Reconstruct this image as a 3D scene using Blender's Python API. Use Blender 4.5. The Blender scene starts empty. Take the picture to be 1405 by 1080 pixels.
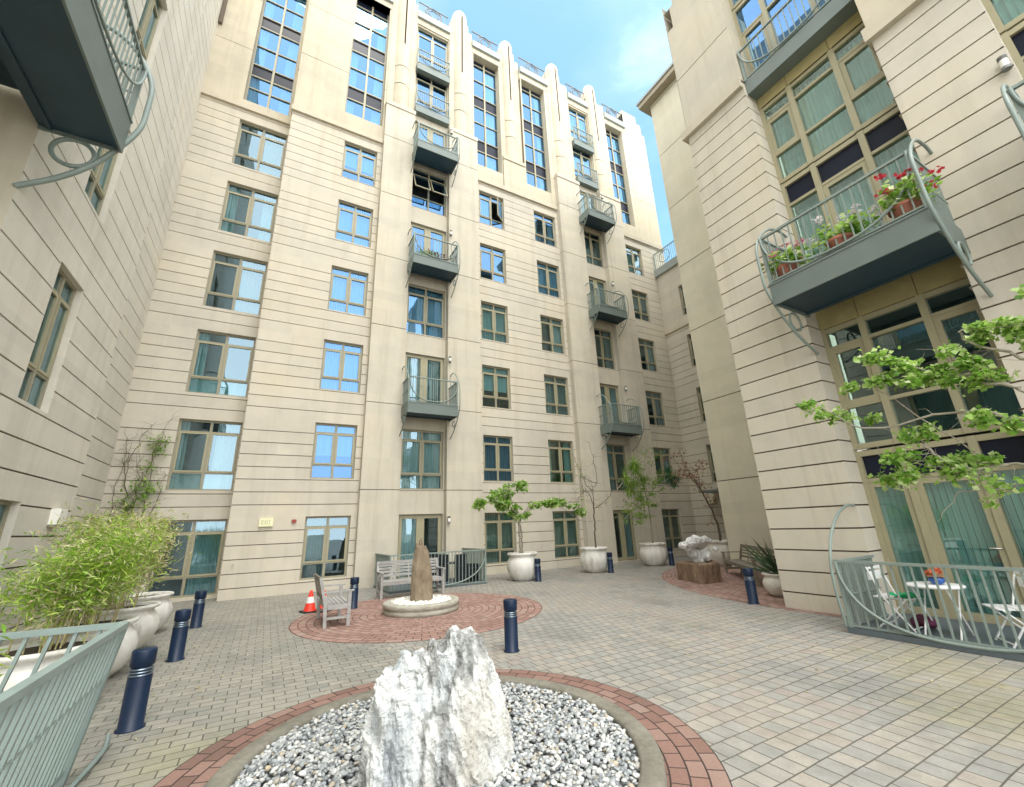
import bpy, math, random
from mathutils import Vector, Matrix, noise, Euler
random.seed(7)
PI = math.pi
sc = bpy.context.scene
COL = sc.collection
R = math.radians

# ------------------------------------------------------------------ materials
def nmat(name):
    m = bpy.data.materials.new(name); m.use_nodes = True
    nt = m.node_tree; nt.nodes.clear()
    out = nt.nodes.new('ShaderNodeOutputMaterial')
    return m, nt, out
def N(nt, t, **kw):
    n = nt.nodes.new(t)
    for k, v in kw.items():
        if k in n.inputs: n.inputs[k].default_value = v
        else: setattr(n, k, v)
    return n
def L(nt, a, b): nt.links.new(a, b)
def rgba(c): return (c[0], c[1], c[2], 1.0)
def coords(nt, scale=(1, 1, 1), src='pos'):
    if src == 'pos':
        g = nt.nodes.new('ShaderNodeNewGeometry'); o = g.outputs['Position']
    else:
        g = nt.nodes.new('ShaderNodeTexCoord'); o = g.outputs['Object']
    mp = nt.nodes.new('ShaderNodeMapping'); mp.inputs['Scale'].default_value = scale
    L(nt, o, mp.inputs['Vector'])
    return mp.outputs['Vector']
def ramp(nt, fac, stops):
    r = nt.nodes.new('ShaderNodeValToRGB')
    e = r.color_ramp.elements
    while len(e) < len(stops): e.new(0.5)
    for i, (p, c) in enumerate(stops):
        e[i].position = p; e[i].color = rgba(c)
    L(nt, fac, r.inputs['Fac'])
    return r.outputs['Color']
def mixc(nt, fac, a, b, mode='MIX'):
    m = nt.nodes.new('ShaderNodeMix'); m.data_type = 'RGBA'; m.blend_type = mode
    for s, v in ((m.inputs[0], fac), (m.inputs[6], a), (m.inputs[7], b)):
        if hasattr(v, 'is_output'): L(nt, v, s)
        elif isinstance(v, (tuple, list)): s.default_value = rgba(v)
        else: s.default_value = v
    return m.outputs[2]
def mth(nt, op, a, b=None, c=None):
    m = nt.nodes.new('ShaderNodeMath'); m.operation = op
    for i, v in enumerate((a, b, c)):
        if v is None: continue
        if hasattr(v, 'is_output'): L(nt, v, m.inputs[i])
        else: m.inputs[i].default_value = v
    return m.outputs[0]
def nz(nt, vec, scale, detail=4.0, rough=0.55):
    n = nt.nodes.new('ShaderNodeTexNoise')
    n.inputs['Scale'].default_value = scale; n.inputs['Detail'].default_value = detail
    n.inputs['Roughness'].default_value = rough
    if vec is not None: L(nt, vec, n.inputs['Vector'])
    return n.outputs['Fac']
def bump(nt, h, strength, dist=0.01):
    b = nt.nodes.new('ShaderNodeBump'); b.inputs['Strength'].default_value = strength
    b.inputs['Distance'].default_value = dist
    L(nt, h, b.inputs['Height'])
    return b.outputs['Normal']
def bsdf(nt, out, col, rough=0.6, metal=0.0, nrm=None, spec=None):
    p = nt.nodes.new('ShaderNodeBsdfPrincipled')
    for s, v in (('Base Color', col), ('Roughness', rough), ('Metallic', metal)):
        if hasattr(v, 'is_output'): L(nt, v, p.inputs[s])
        elif isinstance(v, (tuple, list)): p.inputs[s].default_value = rgba(v)
        else: p.inputs[s].default_value = v
    if spec is not None: p.inputs['Specular IOR Level'].default_value = spec
    if nrm is not None: L(nt, nrm, p.inputs['Normal'])
    L(nt, p.outputs[0], out.inputs['Surface'])
    return p
def scl(c, k): return tuple(min(1, x * k) for x in c)

def plain(name, c, rough=0.6, metal=0.0, var=0.12, scale=6.0, bmp=0.1, src='obj', spec=None):
    m, nt, out = nmat(name)
    v = coords(nt, src=src)
    f = nz(nt, v, scale, 5)
    col = ramp(nt, f, [(0.25, scl(c, 1 - var)), (0.75, scl(c, 1 + var))])
    fine = nz(nt, v, scale * 14, 3)
    bsdf(nt, out, col, rough, metal, bump(nt, fine, bmp, 0.004), spec)
    return m
def stucco(name, c, dirt=0.5):
    m, nt, out = nmat(name)
    v = coords(nt)
    big = nz(nt, v, 0.45, 6, 0.65)
    mid = nz(nt, v, 2.6, 6, 0.62)
    streak = nz(nt, coords(nt, (2.6, 2.6, 0.16)), 1.0, 6, 0.68)
    col = ramp(nt, big, [(0.3, scl(c, 0.86)), (0.5, c), (0.72, (c[0] * 1.03, c[1] * 1.0, c[2] * 0.93))])
    col = mixc(nt, ramp(nt, mid, [(0.35, (0, 0, 0)), (0.75, (0.35, 0.35, 0.35))]), col, scl(c, 0.82))
    col = mixc(nt, ramp(nt, streak, [(0.50, (0, 0, 0)), (0.74, (dirt * 0.75,) * 3)]), col, (c[0] * 0.66, c[1] * 0.64, c[2] * 0.6))
    sp = N(nt, 'ShaderNodeSeparateXYZ'); L(nt, v, sp.inputs[0])
    wn = N(nt, 'ShaderNodeTexWhiteNoise'); wn.noise_dimensions = '2D'
    cb = N(nt, 'ShaderNodeCombineXYZ'); L(nt, mth(nt, 'FLOOR', mth(nt, 'DIVIDE', mth(nt, 'SUBTRACT', sp.outputs[2], 0.275), 0.3625)), cb.inputs[0]); L(nt, mth(nt, 'FLOOR', mth(nt, 'DIVIDE', sp.outputs[0], 3.3)), cb.inputs[1]); L(nt, cb.outputs[0], wn.inputs['Vector'])
    col = mixc(nt, 1.0, col, ramp(nt, wn.outputs['Value'], [(0, (0.955, 0.955, 0.96)), (1, (1.03, 1.025, 1.02))]), 'MULTIPLY')
    fine = nz(nt, v, 90, 3, 0.7)
    med = nz(nt, v, 22, 3, 0.6)
    h = mth(nt, 'ADD', fine, mth(nt, 'MULTIPLY', med, 0.8))
    bsdf(nt, out, col, 0.92, 0, bump(nt, h, 0.35, 0.006), 0.25)
    return m
def island(name, stops, rough=0.5, bmp=0.1, transl=0.0, spec=None, scale=30):
    m, nt, out = nmat(name)
    g = nt.nodes.new('ShaderNodeNewGeometry')
    col = ramp(nt, g.outputs['Random Per Island'], stops)
    v = coords(nt, src='obj')
    f = nz(nt, v, scale, 4)
    col = mixc(nt, 0.6, col, ramp(nt, f, [(0.3, (0.65,) * 3), (0.7, (1.25,) * 3)]), 'MULTIPLY')
    p = bsdf(nt, out, col, rough, 0, bump(nt, f, bmp, 0.004) if bmp else None, spec)
    if transl:
        t = nt.nodes.new('ShaderNodeBsdfTranslucent'); L(nt, col, t.inputs['Color'])
        mx = nt.nodes.new('ShaderNodeMixShader'); mx.inputs[0].default_value = transl
        L(nt, p.outputs[0], mx.inputs[1]); L(nt, t.outputs[0], mx.inputs[2])
        L(nt, mx.outputs[0], out.inputs['Surface'])
    return m
def glass(name, tint, refl=0.2, refl_tint=(0.9, 1, 1)):
    m, nt, out = nmat(name)
    t = N(nt, 'ShaderNodeBsdfTransparent'); t.inputs['Color'].default_value = rgba(tint)
    g = N(nt, 'ShaderNodeBsdfGlossy'); g.inputs['Roughness'].default_value = 0.0
    g.inputs['Color'].default_value = rgba(refl_tint)
    fr = N(nt, 'ShaderNodeFresnel'); fr.inputs['IOR'].default_value = 1.5
    v = coords(nt, src='obj')
    nb = bump(nt, nz(nt, v, 1.6, 1), 0.03, 0.05)
    L(nt, nb, g.inputs['Normal'])
    fac = mth(nt, 'MINIMUM', mth(nt, 'ADD', fr.outputs[0], refl), 0.7)
    mx = N(nt, 'ShaderNodeMixShader'); L(nt, fac, mx.inputs[0])
    L(nt, t.outputs[0], mx.inputs[1]); L(nt, g.outputs[0], mx.inputs[2])
    L(nt, mx.outputs[0], out.inputs['Surface'])
    return m
def curtain_mat(name, c, tr=0.3):
    m, nt, out = nmat(name)
    v = coords(nt, (9, 9, 0.3), 'obj')
    f = nz(nt, v, 1.0, 3)
    col = ramp(nt, f, [(0.3, scl(c, 0.75)), (0.7, c)])
    p = bsdf(nt, out, col, 0.9)
    t = N(nt, 'ShaderNodeBsdfTranslucent'); L(nt, col, t.inputs['Color'])
    mx = N(nt, 'ShaderNodeMixShader'); mx.inputs[0].default_value = tr
    L(nt, p.outputs[0], mx.inputs[1]); L(nt, t.outputs[0], mx.inputs[2]); L(nt, mx.outputs[0], out.inputs['Surface'])
    return m

def paver_mat():
    m, nt, out = nmat('concrete_pavers')
    g = nt.nodes.new('ShaderNodeNewGeometry'); pos = g.outputs['Position']
    sep = N(nt, 'ShaderNodeSeparateXYZ'); L(nt, pos, sep.inputs[0])
    wob = nz(nt, pos, 1.1, 2)
    def brick(w, h, off, loc, mort):
        mp = N(nt, 'ShaderNodeMapping'); L(nt, pos, mp.inputs['Vector'])
        mp.inputs['Location'].default_value = loc
        ad = N(nt, 'ShaderNodeVectorMath', operation='ADD'); L(nt, mp.outputs[0], ad.inputs[0])
        cb = N(nt, 'ShaderNodeCombineXYZ'); L(nt, mth(nt, 'MULTIPLY', wob, 0.035), cb.inputs[1]); L(nt, mth(nt, 'MULTIPLY', wob, 0.03), cb.inputs[0])
        L(nt, cb.outputs[0], ad.inputs[1])
        b = nt.nodes.new('ShaderNodeTexBrick'); b.offset = off; b.squash = 1.0
        L(nt, ad.outputs[0], b.inputs['Vector'])
        b.inputs['Scale'].default_value = 1.0
        b.inputs['Brick Width'].default_value = w; b.inputs['Row Height'].default_value = h
        b.inputs['Mortar Size'].default_value = mort; b.inputs['Mortar Smooth'].default_value = 0.25
        b.inputs['Color1'].default_value = (0, 0, 0, 1); b.inputs['Color2'].default_value = (1, 1, 1, 1)
        b.inputs['Mortar'].default_value = (0.5, 0.5, 0.5, 1)
        return b
    bl = brick(0.215, 0.128, 0.5, (0.05, 0.02, 0), 0.0058)
    br = brick(0.155, 0.180, 0.5, (0.0, 0.06, 0), 0.0060)
    # boundary between the two laying patterns
    side = mth(nt, 'GREATER_THAN', mth(nt, 'ADD', sep.outputs[0], mth(nt, 'MULTIPLY', sep.outputs[1], 0.14)), 2.75)
    rnd = mixc(nt, side, bl.outputs['Color'], br.outputs['Color'])
    mort = mth(nt, 'ADD', mth(nt, 'MULTIPLY', bl.outputs['Fac'], mth(nt, 'SUBTRACT', 1.0, side)), mth(nt, 'MULTIPLY', br.outputs['Fac'], side))
    patch = nz(nt, pos, 0.55, 3)
    patch2 = nz(nt, pos, 0.30, 4)
    rs = N(nt, 'ShaderNodeSeparateColor'); L(nt, rnd, rs.inputs[0])
    k = mth(nt, 'ADD', mth(nt, 'MULTIPLY', rs.outputs[0], 0.30), mth(nt, 'MULTIPLY', patch, 0.76))
    left = ramp(nt, k, [(0.22, (0.22, 0.222, 0.19)), (0.45, (0.275, 0.265, 0.23)), (0.62, (0.315, 0.295, 0.25)), (0.85, (0.345, 0.315, 0.265))])
    right = ramp(nt, k, [(0.2, (0.24, 0.235, 0.217)), (0.38, (0.28, 0.274, 0.25)), (0.52, (0.315, 0.302, 0.272)), (0.62, (0.35, 0.318, 0.268)), (0.70, (0.325, 0.283, 0.248)), (0.82, (0.315, 0.30, 0.267))])
    col = mixc(nt, side, left, right)
    # long water stains and dusty, trodden areas
    stain = nz(nt, coords(nt, (0.9, 0.35, 1)), 1.3, 6, 0.68)
    col = mixc(nt, ramp(nt, stain, [(0.52, (0, 0, 0)), (0.74, (0.65,) * 3)]), col, (0.165, 0.16, 0.135))
    col = mixc(nt, ramp(nt, nz(nt, pos, 1.9, 6, 0.7), [(0.56, (0, 0, 0)), (0.8, (0.6,) * 3)]), col, (0.43, 0.41, 0.34))
    # moss tint in damp corners
    moss = ramp(nt, patch2, [(0.58, (0, 0, 0)), (0.76, (0.35,) * 3)])
    col = mixc(nt, moss, col, (0.26, 0.25, 0.15))
    for mx_, my_, mr_ in ((-0.35, 4.75, 0.9), (5.5, 1.7, 1.3), (6.6, 2.6, 1.2)):
        ddx = mth(nt, 'SUBTRACT', sep.outputs[0], mx_); ddy = mth(nt, 'SUBTRACT', sep.outputs[1], my_)
        dd = mth(nt, 'SQRT', mth(nt, 'ADD', mth(nt, 'MULTIPLY', ddx, ddx), mth(nt, 'MULTIPLY', ddy, ddy)))
        mk = mth(nt, 'ADD', mth(nt, 'SUBTRACT', 1.0, mth(nt, 'DIVIDE', dd, mr_)), mth(nt, 'MULTIPLY', mth(nt, 'SUBTRACT', nz(nt, pos, 2.3, 6, 0.7), 0.5), 1.6))
        col = mixc(nt, ramp(nt, mk, [(0.25, (0, 0, 0)), (0.8, (0.42,) * 3)]), col, (0.29, 0.275, 0.14))
    fine = nz(nt, pos, 55, 4, 0.7)
    med = nz(nt, pos, 7, 4, 0.6)
    col = mixc(nt, 0.55, col, ramp(nt, med, [(0.3, (0.78,) * 3), (0.7, (1.15,) * 3)]), 'MULTIPLY')
    col = mixc(nt, 0.4, col, ramp(nt, fine, [(0.3, (0.72,) * 3), (0.7, (1.2,) * 3)]), 'MULTIPLY')
    col = mixc(nt, mth(nt, 'MULTIPLY', mort, 0.9), col, ramp(nt, patch, [(0.35, (0.055, 0.05, 0.042)), (0.68, (0.14, 0.125, 0.095))]))
    h = mth(nt, 'ADD', mth(nt, 'MULTIPLY', mth(nt, 'SUBTRACT', 1.0, mort), 1.0), mth(nt, 'MULTIPLY', fine, 0.25))
    bsdf(nt, out, col, 0.85, 0, bump(nt, h, 0.6, 0.008), 0.3)
    return m
def ring_mat(name, cx, cy, k, w, h, stops, mort=(0.05, 0.035, 0.03), ms=0.007):
    m, nt, out = nmat(name)
    g = nt.nodes.new('ShaderNodeNewGeometry'); pos = g.outputs['Position']
    sep = N(nt, 'ShaderNodeSeparateXYZ'); L(nt, pos, sep.inputs[0])
    dx = mth(nt, 'SUBTRACT', sep.outputs[0], cx); dy = mth(nt, 'SUBTRACT', sep.outputs[1], cy)
    r = mth(nt, 'SQRT', mth(nt, 'ADD', mth(nt, 'MULTIPLY', dx, dx), mth(nt, 'MULTIPLY', dy, dy)))
    a = mth(nt, 'MULTIPLY', mth(nt, 'ARCTAN2', dy, dx), k)
    cb = N(nt, 'ShaderNodeCombineXYZ'); L(nt, a, cb.inputs[0]); L(nt, r, cb.inputs[1])
    b = nt.nodes.new('ShaderNodeTexBrick'); b.offset = 0.5
    L(nt, cb.outputs[0], b.inputs['Vector']); b.inputs['Scale'].default_value = 1
    b.inputs['Brick Width'].default_value = w; b.inputs['Row Height'].default_value = h
    b.inputs['Mortar Size'].default_value = ms; b.inputs['Mortar Smooth'].default_value = 0.3
    b.inputs['Color1'].default_value = (0, 0, 0, 1); b.inputs['Color2'].default_value = (1, 1, 1, 1)
    rs = N(nt, 'ShaderNodeSeparateColor'); L(nt, b.outputs['Color'], rs.inputs[0])
    patch = nz(nt, pos, 1.2, 4)
    kk = mth(nt, 'ADD', mth(nt, 'MULTIPLY', rs.outputs[0], 0.6), mth(nt, 'MULTIPLY', patch, 0.45))
    col = ramp(nt, kk, stops)
    fine = nz(nt, pos, 60, 4, 0.7)
    col = mixc(nt, 0.5, col, ramp(nt, fine, [(0.3, (0.7,) * 3), (0.7, (1.2,) * 3)]), 'MULTIPLY')
    col = mixc(nt, b.outputs['Fac'], col, mort)
    hgt = mth(nt, 'ADD', mth(nt, 'SUBTRACT', 1.0, b.outputs['Fac']), mth(nt, 'MULTIPLY', fine, 0.25))
    bsdf(nt, out, col, 0.85, 0, bump(nt, hgt, 0.6, 0.008), 0.3)
    return m
def rock_mat():
    m, nt, out = nmat('veined_white_rock')
    v = coords(nt, (1, 1, 0.34), 'obj'); v2 = coords(nt, src='obj')
    n1 = nz(nt, v, 3.4, 8, 0.68); n2 = nz(nt, v2, 9, 8, 0.7); n3 = nz(nt, v, 1.5, 5, 0.6)
    col = ramp(nt, n1, [(0.26, (0.22, 0.25, 0.27)), (0.39, (0.42, 0.445, 0.455)), (0.48, (0.60, 0.61, 0.595)), (0.60, (0.68, 0.68, 0.65)), (0.70, (0.53, 0.53, 0.50)), (0.84, (0.34, 0.32, 0.27))])
    # long fracture veins
    wv = N(nt, 'ShaderNodeTexNoise'); wv.inputs['Scale'].default_value = 2.2; wv.inputs['Detail'].default_value = 9; L(nt, v, wv.inputs['Vector'])
    ridge = mth(nt, 'ABSOLUTE', mth(nt, 'SUBTRACT', wv.outputs['Fac'], 0.5))
    col = mixc(nt, ramp(nt, ridge, [(0.0, (0.85,) * 3), (0.022, (0.5,) * 3), (0.04, (0, 0, 0))]), col, (0.16, 0.16, 0.15))
    col = mixc(nt, ramp(nt, n3, [(0.52, (0, 0, 0)), (0.68, (0.7,) * 3)]), col, (0.27, 0.23, 0.16))
    col = mixc(nt, 0.6, col, ramp(nt, n2, [(0.3, (0.62,) * 3), (0.6, (1.12,) * 3)]), 'MULTIPLY')
    h = mth(nt, 'ADD', mth(nt, 'MULTIPLY', n1, 1.0), mth(nt, 'MULTIPLY', n2, 0.7))
    bsdf(nt, out, col, 0.7, 0, bump(nt, h, 0.9, 0.03), 0.4)
    return m
def stone_mat(name, a, b, c, scale=2.0, zs=0.5, rough=0.85, bs=0.8):
    m, nt, out = nmat(name)
    v = coords(nt, (1, 1, zs), 'obj')
    n1 = nz(nt, v, scale, 8, 0.65); n2 = nz(nt, v, scale * 6, 6, 0.7)
    col = ramp(nt, n1, [(0.3, a), (0.5, b), (0.72, c)])
    col = mixc(nt, 0.6, col, ramp(nt, n2, [(0.3, (0.6,) * 3), (0.7, (1.25,) * 3)]), 'MULTIPLY')
    bsdf(nt, out, col, rough, 0, bump(nt, mth(nt, 'ADD', n1, mth(nt, 'MULTIPLY', n2, 0.6)), bs, 0.02), 0.3)
    return m
def pot_mat():
    m, nt, out = nmat('weathered_white_pot')
    v = coords(nt, src='obj'); vs = coords(nt, (6, 6, 0.5), 'obj')
    n1 = nz(nt, v, 3.0, 6, 0.65); n2 = nz(nt, vs, 1.0, 6, 0.65)
    col = ramp(nt, n1, [(0.3, (0.60, 0.57, 0.51)), (0.55, (0.74, 0.72, 0.66)), (0.75, (0.80, 0.78, 0.73))])
    col = mixc(nt, ramp(nt, n2, [(0.52, (0, 0, 0)), (0.72, (0.7,) * 3)]), col, (0.36, 0.33, 0.27))
    bsdf(nt, out, col, 0.55, 0, bump(nt, nz(nt, v, 40, 3), 0.15, 0.004), 0.4)
    return m
def wood_mat(name, a, b):
    m, nt, out = nmat(name)
    v = coords(nt, (14, 14, 14), 'obj'); n1 = nz(nt, coords(nt, (3, 3, 25), 'obj'), 2.0, 6, 0.7)
    n2 = nz(nt, v, 0.4, 4)
    col = ramp(nt, n1, [(0.3, a), (0.7, b)])
    col = mixc(nt, 0.4, col, ramp(nt, n2, [(0.3, (0.7,) * 3), (0.7, (1.2,) * 3)]), 'MULTIPLY')
    bsdf(nt, out, col, 0.75, 0, bump(nt, n1, 0.3, 0.004), 0.3)
    return m

CREAM = (0.615, 0.565, 0.468)
M = dict(
    wall=stucco('cream_stucco', CREAM),
    wall_left=stucco('grey_cream_stucco', (0.69, 0.65, 0.56)),
    pier=stucco('warm_plain_stucco', (0.61, 0.56, 0.458), 0.8),
    upper=stucco('yellow_cream_stucco', (0.595, 0.535, 0.41), 0.7),
    trim=stucco('trim_stucco', (0.59, 0.53, 0.415)),
    plainwing=stucco('plain_sand_stucco', (0.63, 0.595, 0.475), 0.4),
    joint=plain('wall_joint', (0.135, 0.095, 0.065), 0.9, var=0.2, src='pos'),
    frame=plain('olive_window_frame', (0.30, 0.275, 0.19), 0.45, var=0.06, scale=3, bmp=0.03),
    frame_light=plain('pale_window_frame', (0.36, 0.325, 0.205), 0.45, var=0.06, scale=3, bmp=0.03),
    room=plain('room_interior', (0.09, 0.095, 0.09), 0.9),
    spandrel=plain('navy_spandrel', (0.012, 0.015, 0.028), 0.3, var=0.1, bmp=0.0, spec=0.2),
    pane=glass('window_pane', (0.66, 0.88, 0.89), 0.17, (0.62, 0.86, 1.0)),
    pane_high=glass('upper_window_pane', (0.48, 0.74, 0.86), 0.24, (0.28, 0.54, 0.95)),
    pane_teal=glass('teal_window_pane', (0.60, 0.88, 0.84), 0.15, (0.80, 1, 0.97)),
    cur_white=curtain_mat('white_curtain', (0.80, 0.82, 0.80)),
    cur_teal=curtain_mat('teal_grey_curtain', (0.50, 0.66, 0.66)),
    cur_blind=curtain_mat('pale_vertical_blind', (0.74, 0.86, 0.83), 0.25),
    cur_grey=curtain_mat('grey_curtain', (0.42, 0.42, 0.40)),
    cur_yellow=curtain_mat('yellow_curtain', (0.75, 0.66, 0.34)),
    blind=curtain_mat('white_blind', (0.85, 0.85, 0.83), 0.4),
    steel=plain('grey_green_steel', (0.15, 0.185, 0.168), 0.5, 0.0, 0.08, 3, 0.04, src='pos'),
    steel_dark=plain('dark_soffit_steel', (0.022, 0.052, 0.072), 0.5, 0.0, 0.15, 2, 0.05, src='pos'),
    rail_pale=plain('pale_green_railing_paint', (0.25, 0.315, 0.295), 0.4, 0.0, 0.14, 5, 0.05, src='pos'),
    rail=plain('pale_rail_paint', (0.235, 0.285, 0.255), 0.45, 0.0, 0.08, 3, 0.03, src='pos'),
    eave=plain('weathered_eave', (0.33, 0.285, 0.205), 0.7, src='pos'),
    brown=plain('brown_flashing', (0.12, 0.085, 0.055), 0.6, src='pos'),
    soffit=plain('olive_soffit_panel', (0.34, 0.285, 0.13), 0.7, src='pos'),
    gutter=plain('grey_gutter', (0.30, 0.33, 0.31), 0.5, src='pos'),
    navy=plain('navy_bollard_paint', (0.007, 0.018, 0.045), 0.42, 0.0, 0.15, 8, 0.05, spec=0.3),
    chrome=plain('polished_louvre', (0.20, 0.25, 0.31), 0.35, 0.8, 0.05, 5, 0.02),
    white=plain('white_paint', (0.80, 0.80, 0.78), 0.4, var=0.05),
    cone_red=plain('cone_red', (0.75, 0.045, 0.02), 0.45, var=0.08),
    black=plain('black_rubber', (0.02, 0.02, 0.02), 0.7),
    darkwicker=plain('black_wicker', (0.018, 0.022, 0.03), 0.6),
    terracotta=plain('terracotta', (0.40, 0.15, 0.10), 0.7, var=0.2),
    soil=plain('potting_soil', (0.06, 0.045, 0.032), 0.95, var=0.3),
    lamp=plain('lamp_shell', (0.16, 0.16, 0.15), 0.5),
    lampglass=plain('lamp_glass', (0.85, 0.83, 0.76), 0.3, var=0.03),
    sign=plain('pale_yellow_sign', (0.80, 0.78, 0.50), 0.45, var=0.04),
    signink=plain('sign_lettering', (0.36, 0.36, 0.20), 0.5, var=0.1),
    alarm=plain('alarm_red', (0.40, 0.09, 0.07), 0.5),
    kerb=stone_mat('worn_concrete_kerb', (0.155, 0.145, 0.115), (0.215, 0.20, 0.16), (0.27, 0.255, 0.205), 2.6, 1, 0.85, 0.4),
    slab=plain('slate_slab', (0.10, 0.125, 0.135), 0.55, src='pos'),
    bedbase=plain('dark_gravel_base', (0.10, 0.10, 0.10), 0.95, var=0.3, src='pos'),
    bedwall=stone_mat('bed_coping', (0.30, 0.28, 0.22), (0.42, 0.40, 0.33), (0.50, 0.48, 0.40), 5, 3, 0.85, 0.5),
    pebble=island('grey_white_pebbles', [(0.0, (0.18, 0.195, 0.20)), (0.22, (0.28, 0.295, 0.30)), (0.45, (0.42, 0.43, 0.42)), (0.68, (0.64, 0.63, 0.59)), (0.86, (0.34, 0.37, 0.39)), (0.95, (0.42, 0.35, 0.24)), (1, (0.28, 0.31, 0.33))], 0.5, 0.1, spec=0.4),
    pebble_w=island('white_pebbles', [(0.0, (0.62, 0.58, 0.50)), (0.4, (0.82, 0.79, 0.72)), (1, (0.9, 0.88, 0.83))], 0.55, 0.1),
    rock=rock_mat(),
    monolith=stone_mat('brown_monolith', (0.17, 0.13, 0.085), (0.26, 0.205, 0.14), (0.33, 0.275, 0.20), 2.2, 0.5, 0.85, 0.9),
    pedestal=stone_mat('rust_brown_block', (0.12, 0.075, 0.055), (0.235, 0.155, 0.105), (0.38, 0.31, 0.20), 3.0, 0.45, 0.9, 1.0),
    scholar=stone_mat('bleached_rock', (0.38, 0.37, 0.35), (0.74, 0.73, 0.70), (0.86, 0.85, 0.82), 2.6, 1.0, 0.75, 0.9),
    pot=pot_mat(),
    teak=wood_mat('silvered_teak', (0.26, 0.25, 0.235), (0.46, 0.45, 0.43)),
    teak_dark=wood_mat('brown_shaded_teak', (0.16, 0.135, 0.105), (0.30, 0.265, 0.215)),
    bark=wood_mat('pale_bark', (0.22, 0.19, 0.14), (0.46, 0.42, 0.34)),
    twig=wood_mat('brown_twig', (0.10, 0.08, 0.06), (0.20, 0.16, 0.125)),
    culm=wood_mat('bamboo_culm', (0.34, 0.29, 0.13), (0.55, 0.47, 0.25)),
    leaf=island('fresh_green_leaf', [(0, (0.11, 0.27, 0.03)), (0.35, (0.27, 0.48, 0.07)), (0.75, (0.47, 0.64, 0.18)), (1, (0.70, 0.78, 0.45))], 0.38, 0, 0.6),
    leaf_soft=island('soft_green_leaf', [(0, (0.10, 0.24, 0.025)), (0.6, (0.25, 0.44, 0.05)), (1, (0.45, 0.56, 0.14))], 0.5, 0, 0.4),
    leaf_blue=island('blue_green_leaf', [(0, (0.03, 0.12, 0.07)), (1, (0.09, 0.24, 0.10))], 0.5, 0, 0.3),
    leaf_red=island('russet_leaf', [(0, (0.20, 0.09, 0.05)), (1, (0.40, 0.22, 0.12))], 0.5, 0, 0.3),
    bamboo=island('bamboo_leaf', [(0, (0.12, 0.28, 0.015)), (0.45, (0.30, 0.50, 0.035)), (0.8, (0.52, 0.64, 0.12)), (1, (0.72, 0.75, 0.42))], 0.45, 0, 0.35),
    bamboo_y=island('yellow_bamboo_leaf', [(0, (0.20, 0.28, 0.025)), (0.5, (0.42, 0.47, 0.06)), (1, (0.66, 0.62, 0.28))], 0.45, 0, 0.35),
    straw=island('straw_bamboo_leaf', [(0, (0.48, 0.40, 0.20)), (1, (0.74, 0.66, 0.44))], 0.6, 0, 0.3),
    spike=island('dark_spiky_leaf', [(0, (0.02, 0.055, 0.02)), (1, (0.06, 0.13, 0.045))], 0.45, 0, 0.1),
    flower_red=island('red_petals', [(0, (0.50, 0.02, 0.04)), (1, (0.80, 0.10, 0.14))], 0.5, 0, 0.3),
    flower_pink=island('pink_petals', [(0, (0.60, 0.14, 0.25)), (1, (0.85, 0.55, 0.60))], 0.5, 0, 0.3),
    flower_white=island('white_petals', [(0, (0.80, 0.72, 0.74)), (1, (0.90, 0.86, 0.84))], 0.5, 0, 0.3),
    flower_orange=island('orange_petals', [(0, (0.55, 0.07, 0.04)), (1, (0.75, 0.32, 0.12))], 0.5, 0, 0.2),
    green_cloth=plain('green_cloth', (0.0, 0.30, 0.10), 0.7),
    plum=plain('plum_cloth', (0.14, 0.03, 0.075), 0.8),
    cobalt=plain('cobalt_glaze', (0.02, 0.09, 0.33), 0.2),
    brass=plain('brushed_metal', (0.55, 0.52, 0.44), 0.3, 0.9),
    pavers=paver_mat(),
)
RED = [(0.15, (0.17, 0.105, 0.083)), (0.45, (0.235, 0.135, 0.108)), (0.7, (0.28, 0.17, 0.136)), (0.9, (0.30, 0.22, 0.18))]
RED2 = [(0.15, (0.25, 0.15, 0.12)), (0.45, (0.32, 0.195, 0.16)), (0.7, (0.37, 0.235, 0.195)), (0.9, (0.36, 0.28, 0.23))]
M['red1'] = ring_mat('red_ring_pavers', 1.34, 3.60, 1.77, 0.205, 0.122, RED)
M['red2'] = ring_mat('red_circle_pavers', 2.98, 9.34, 1.7, 0.20, 0.135, RED2)
M['red3'] = ring_mat('red_corner_pavers', 15.36, 4.74, 6.0, 0.20, 0.12, RED2)

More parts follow.
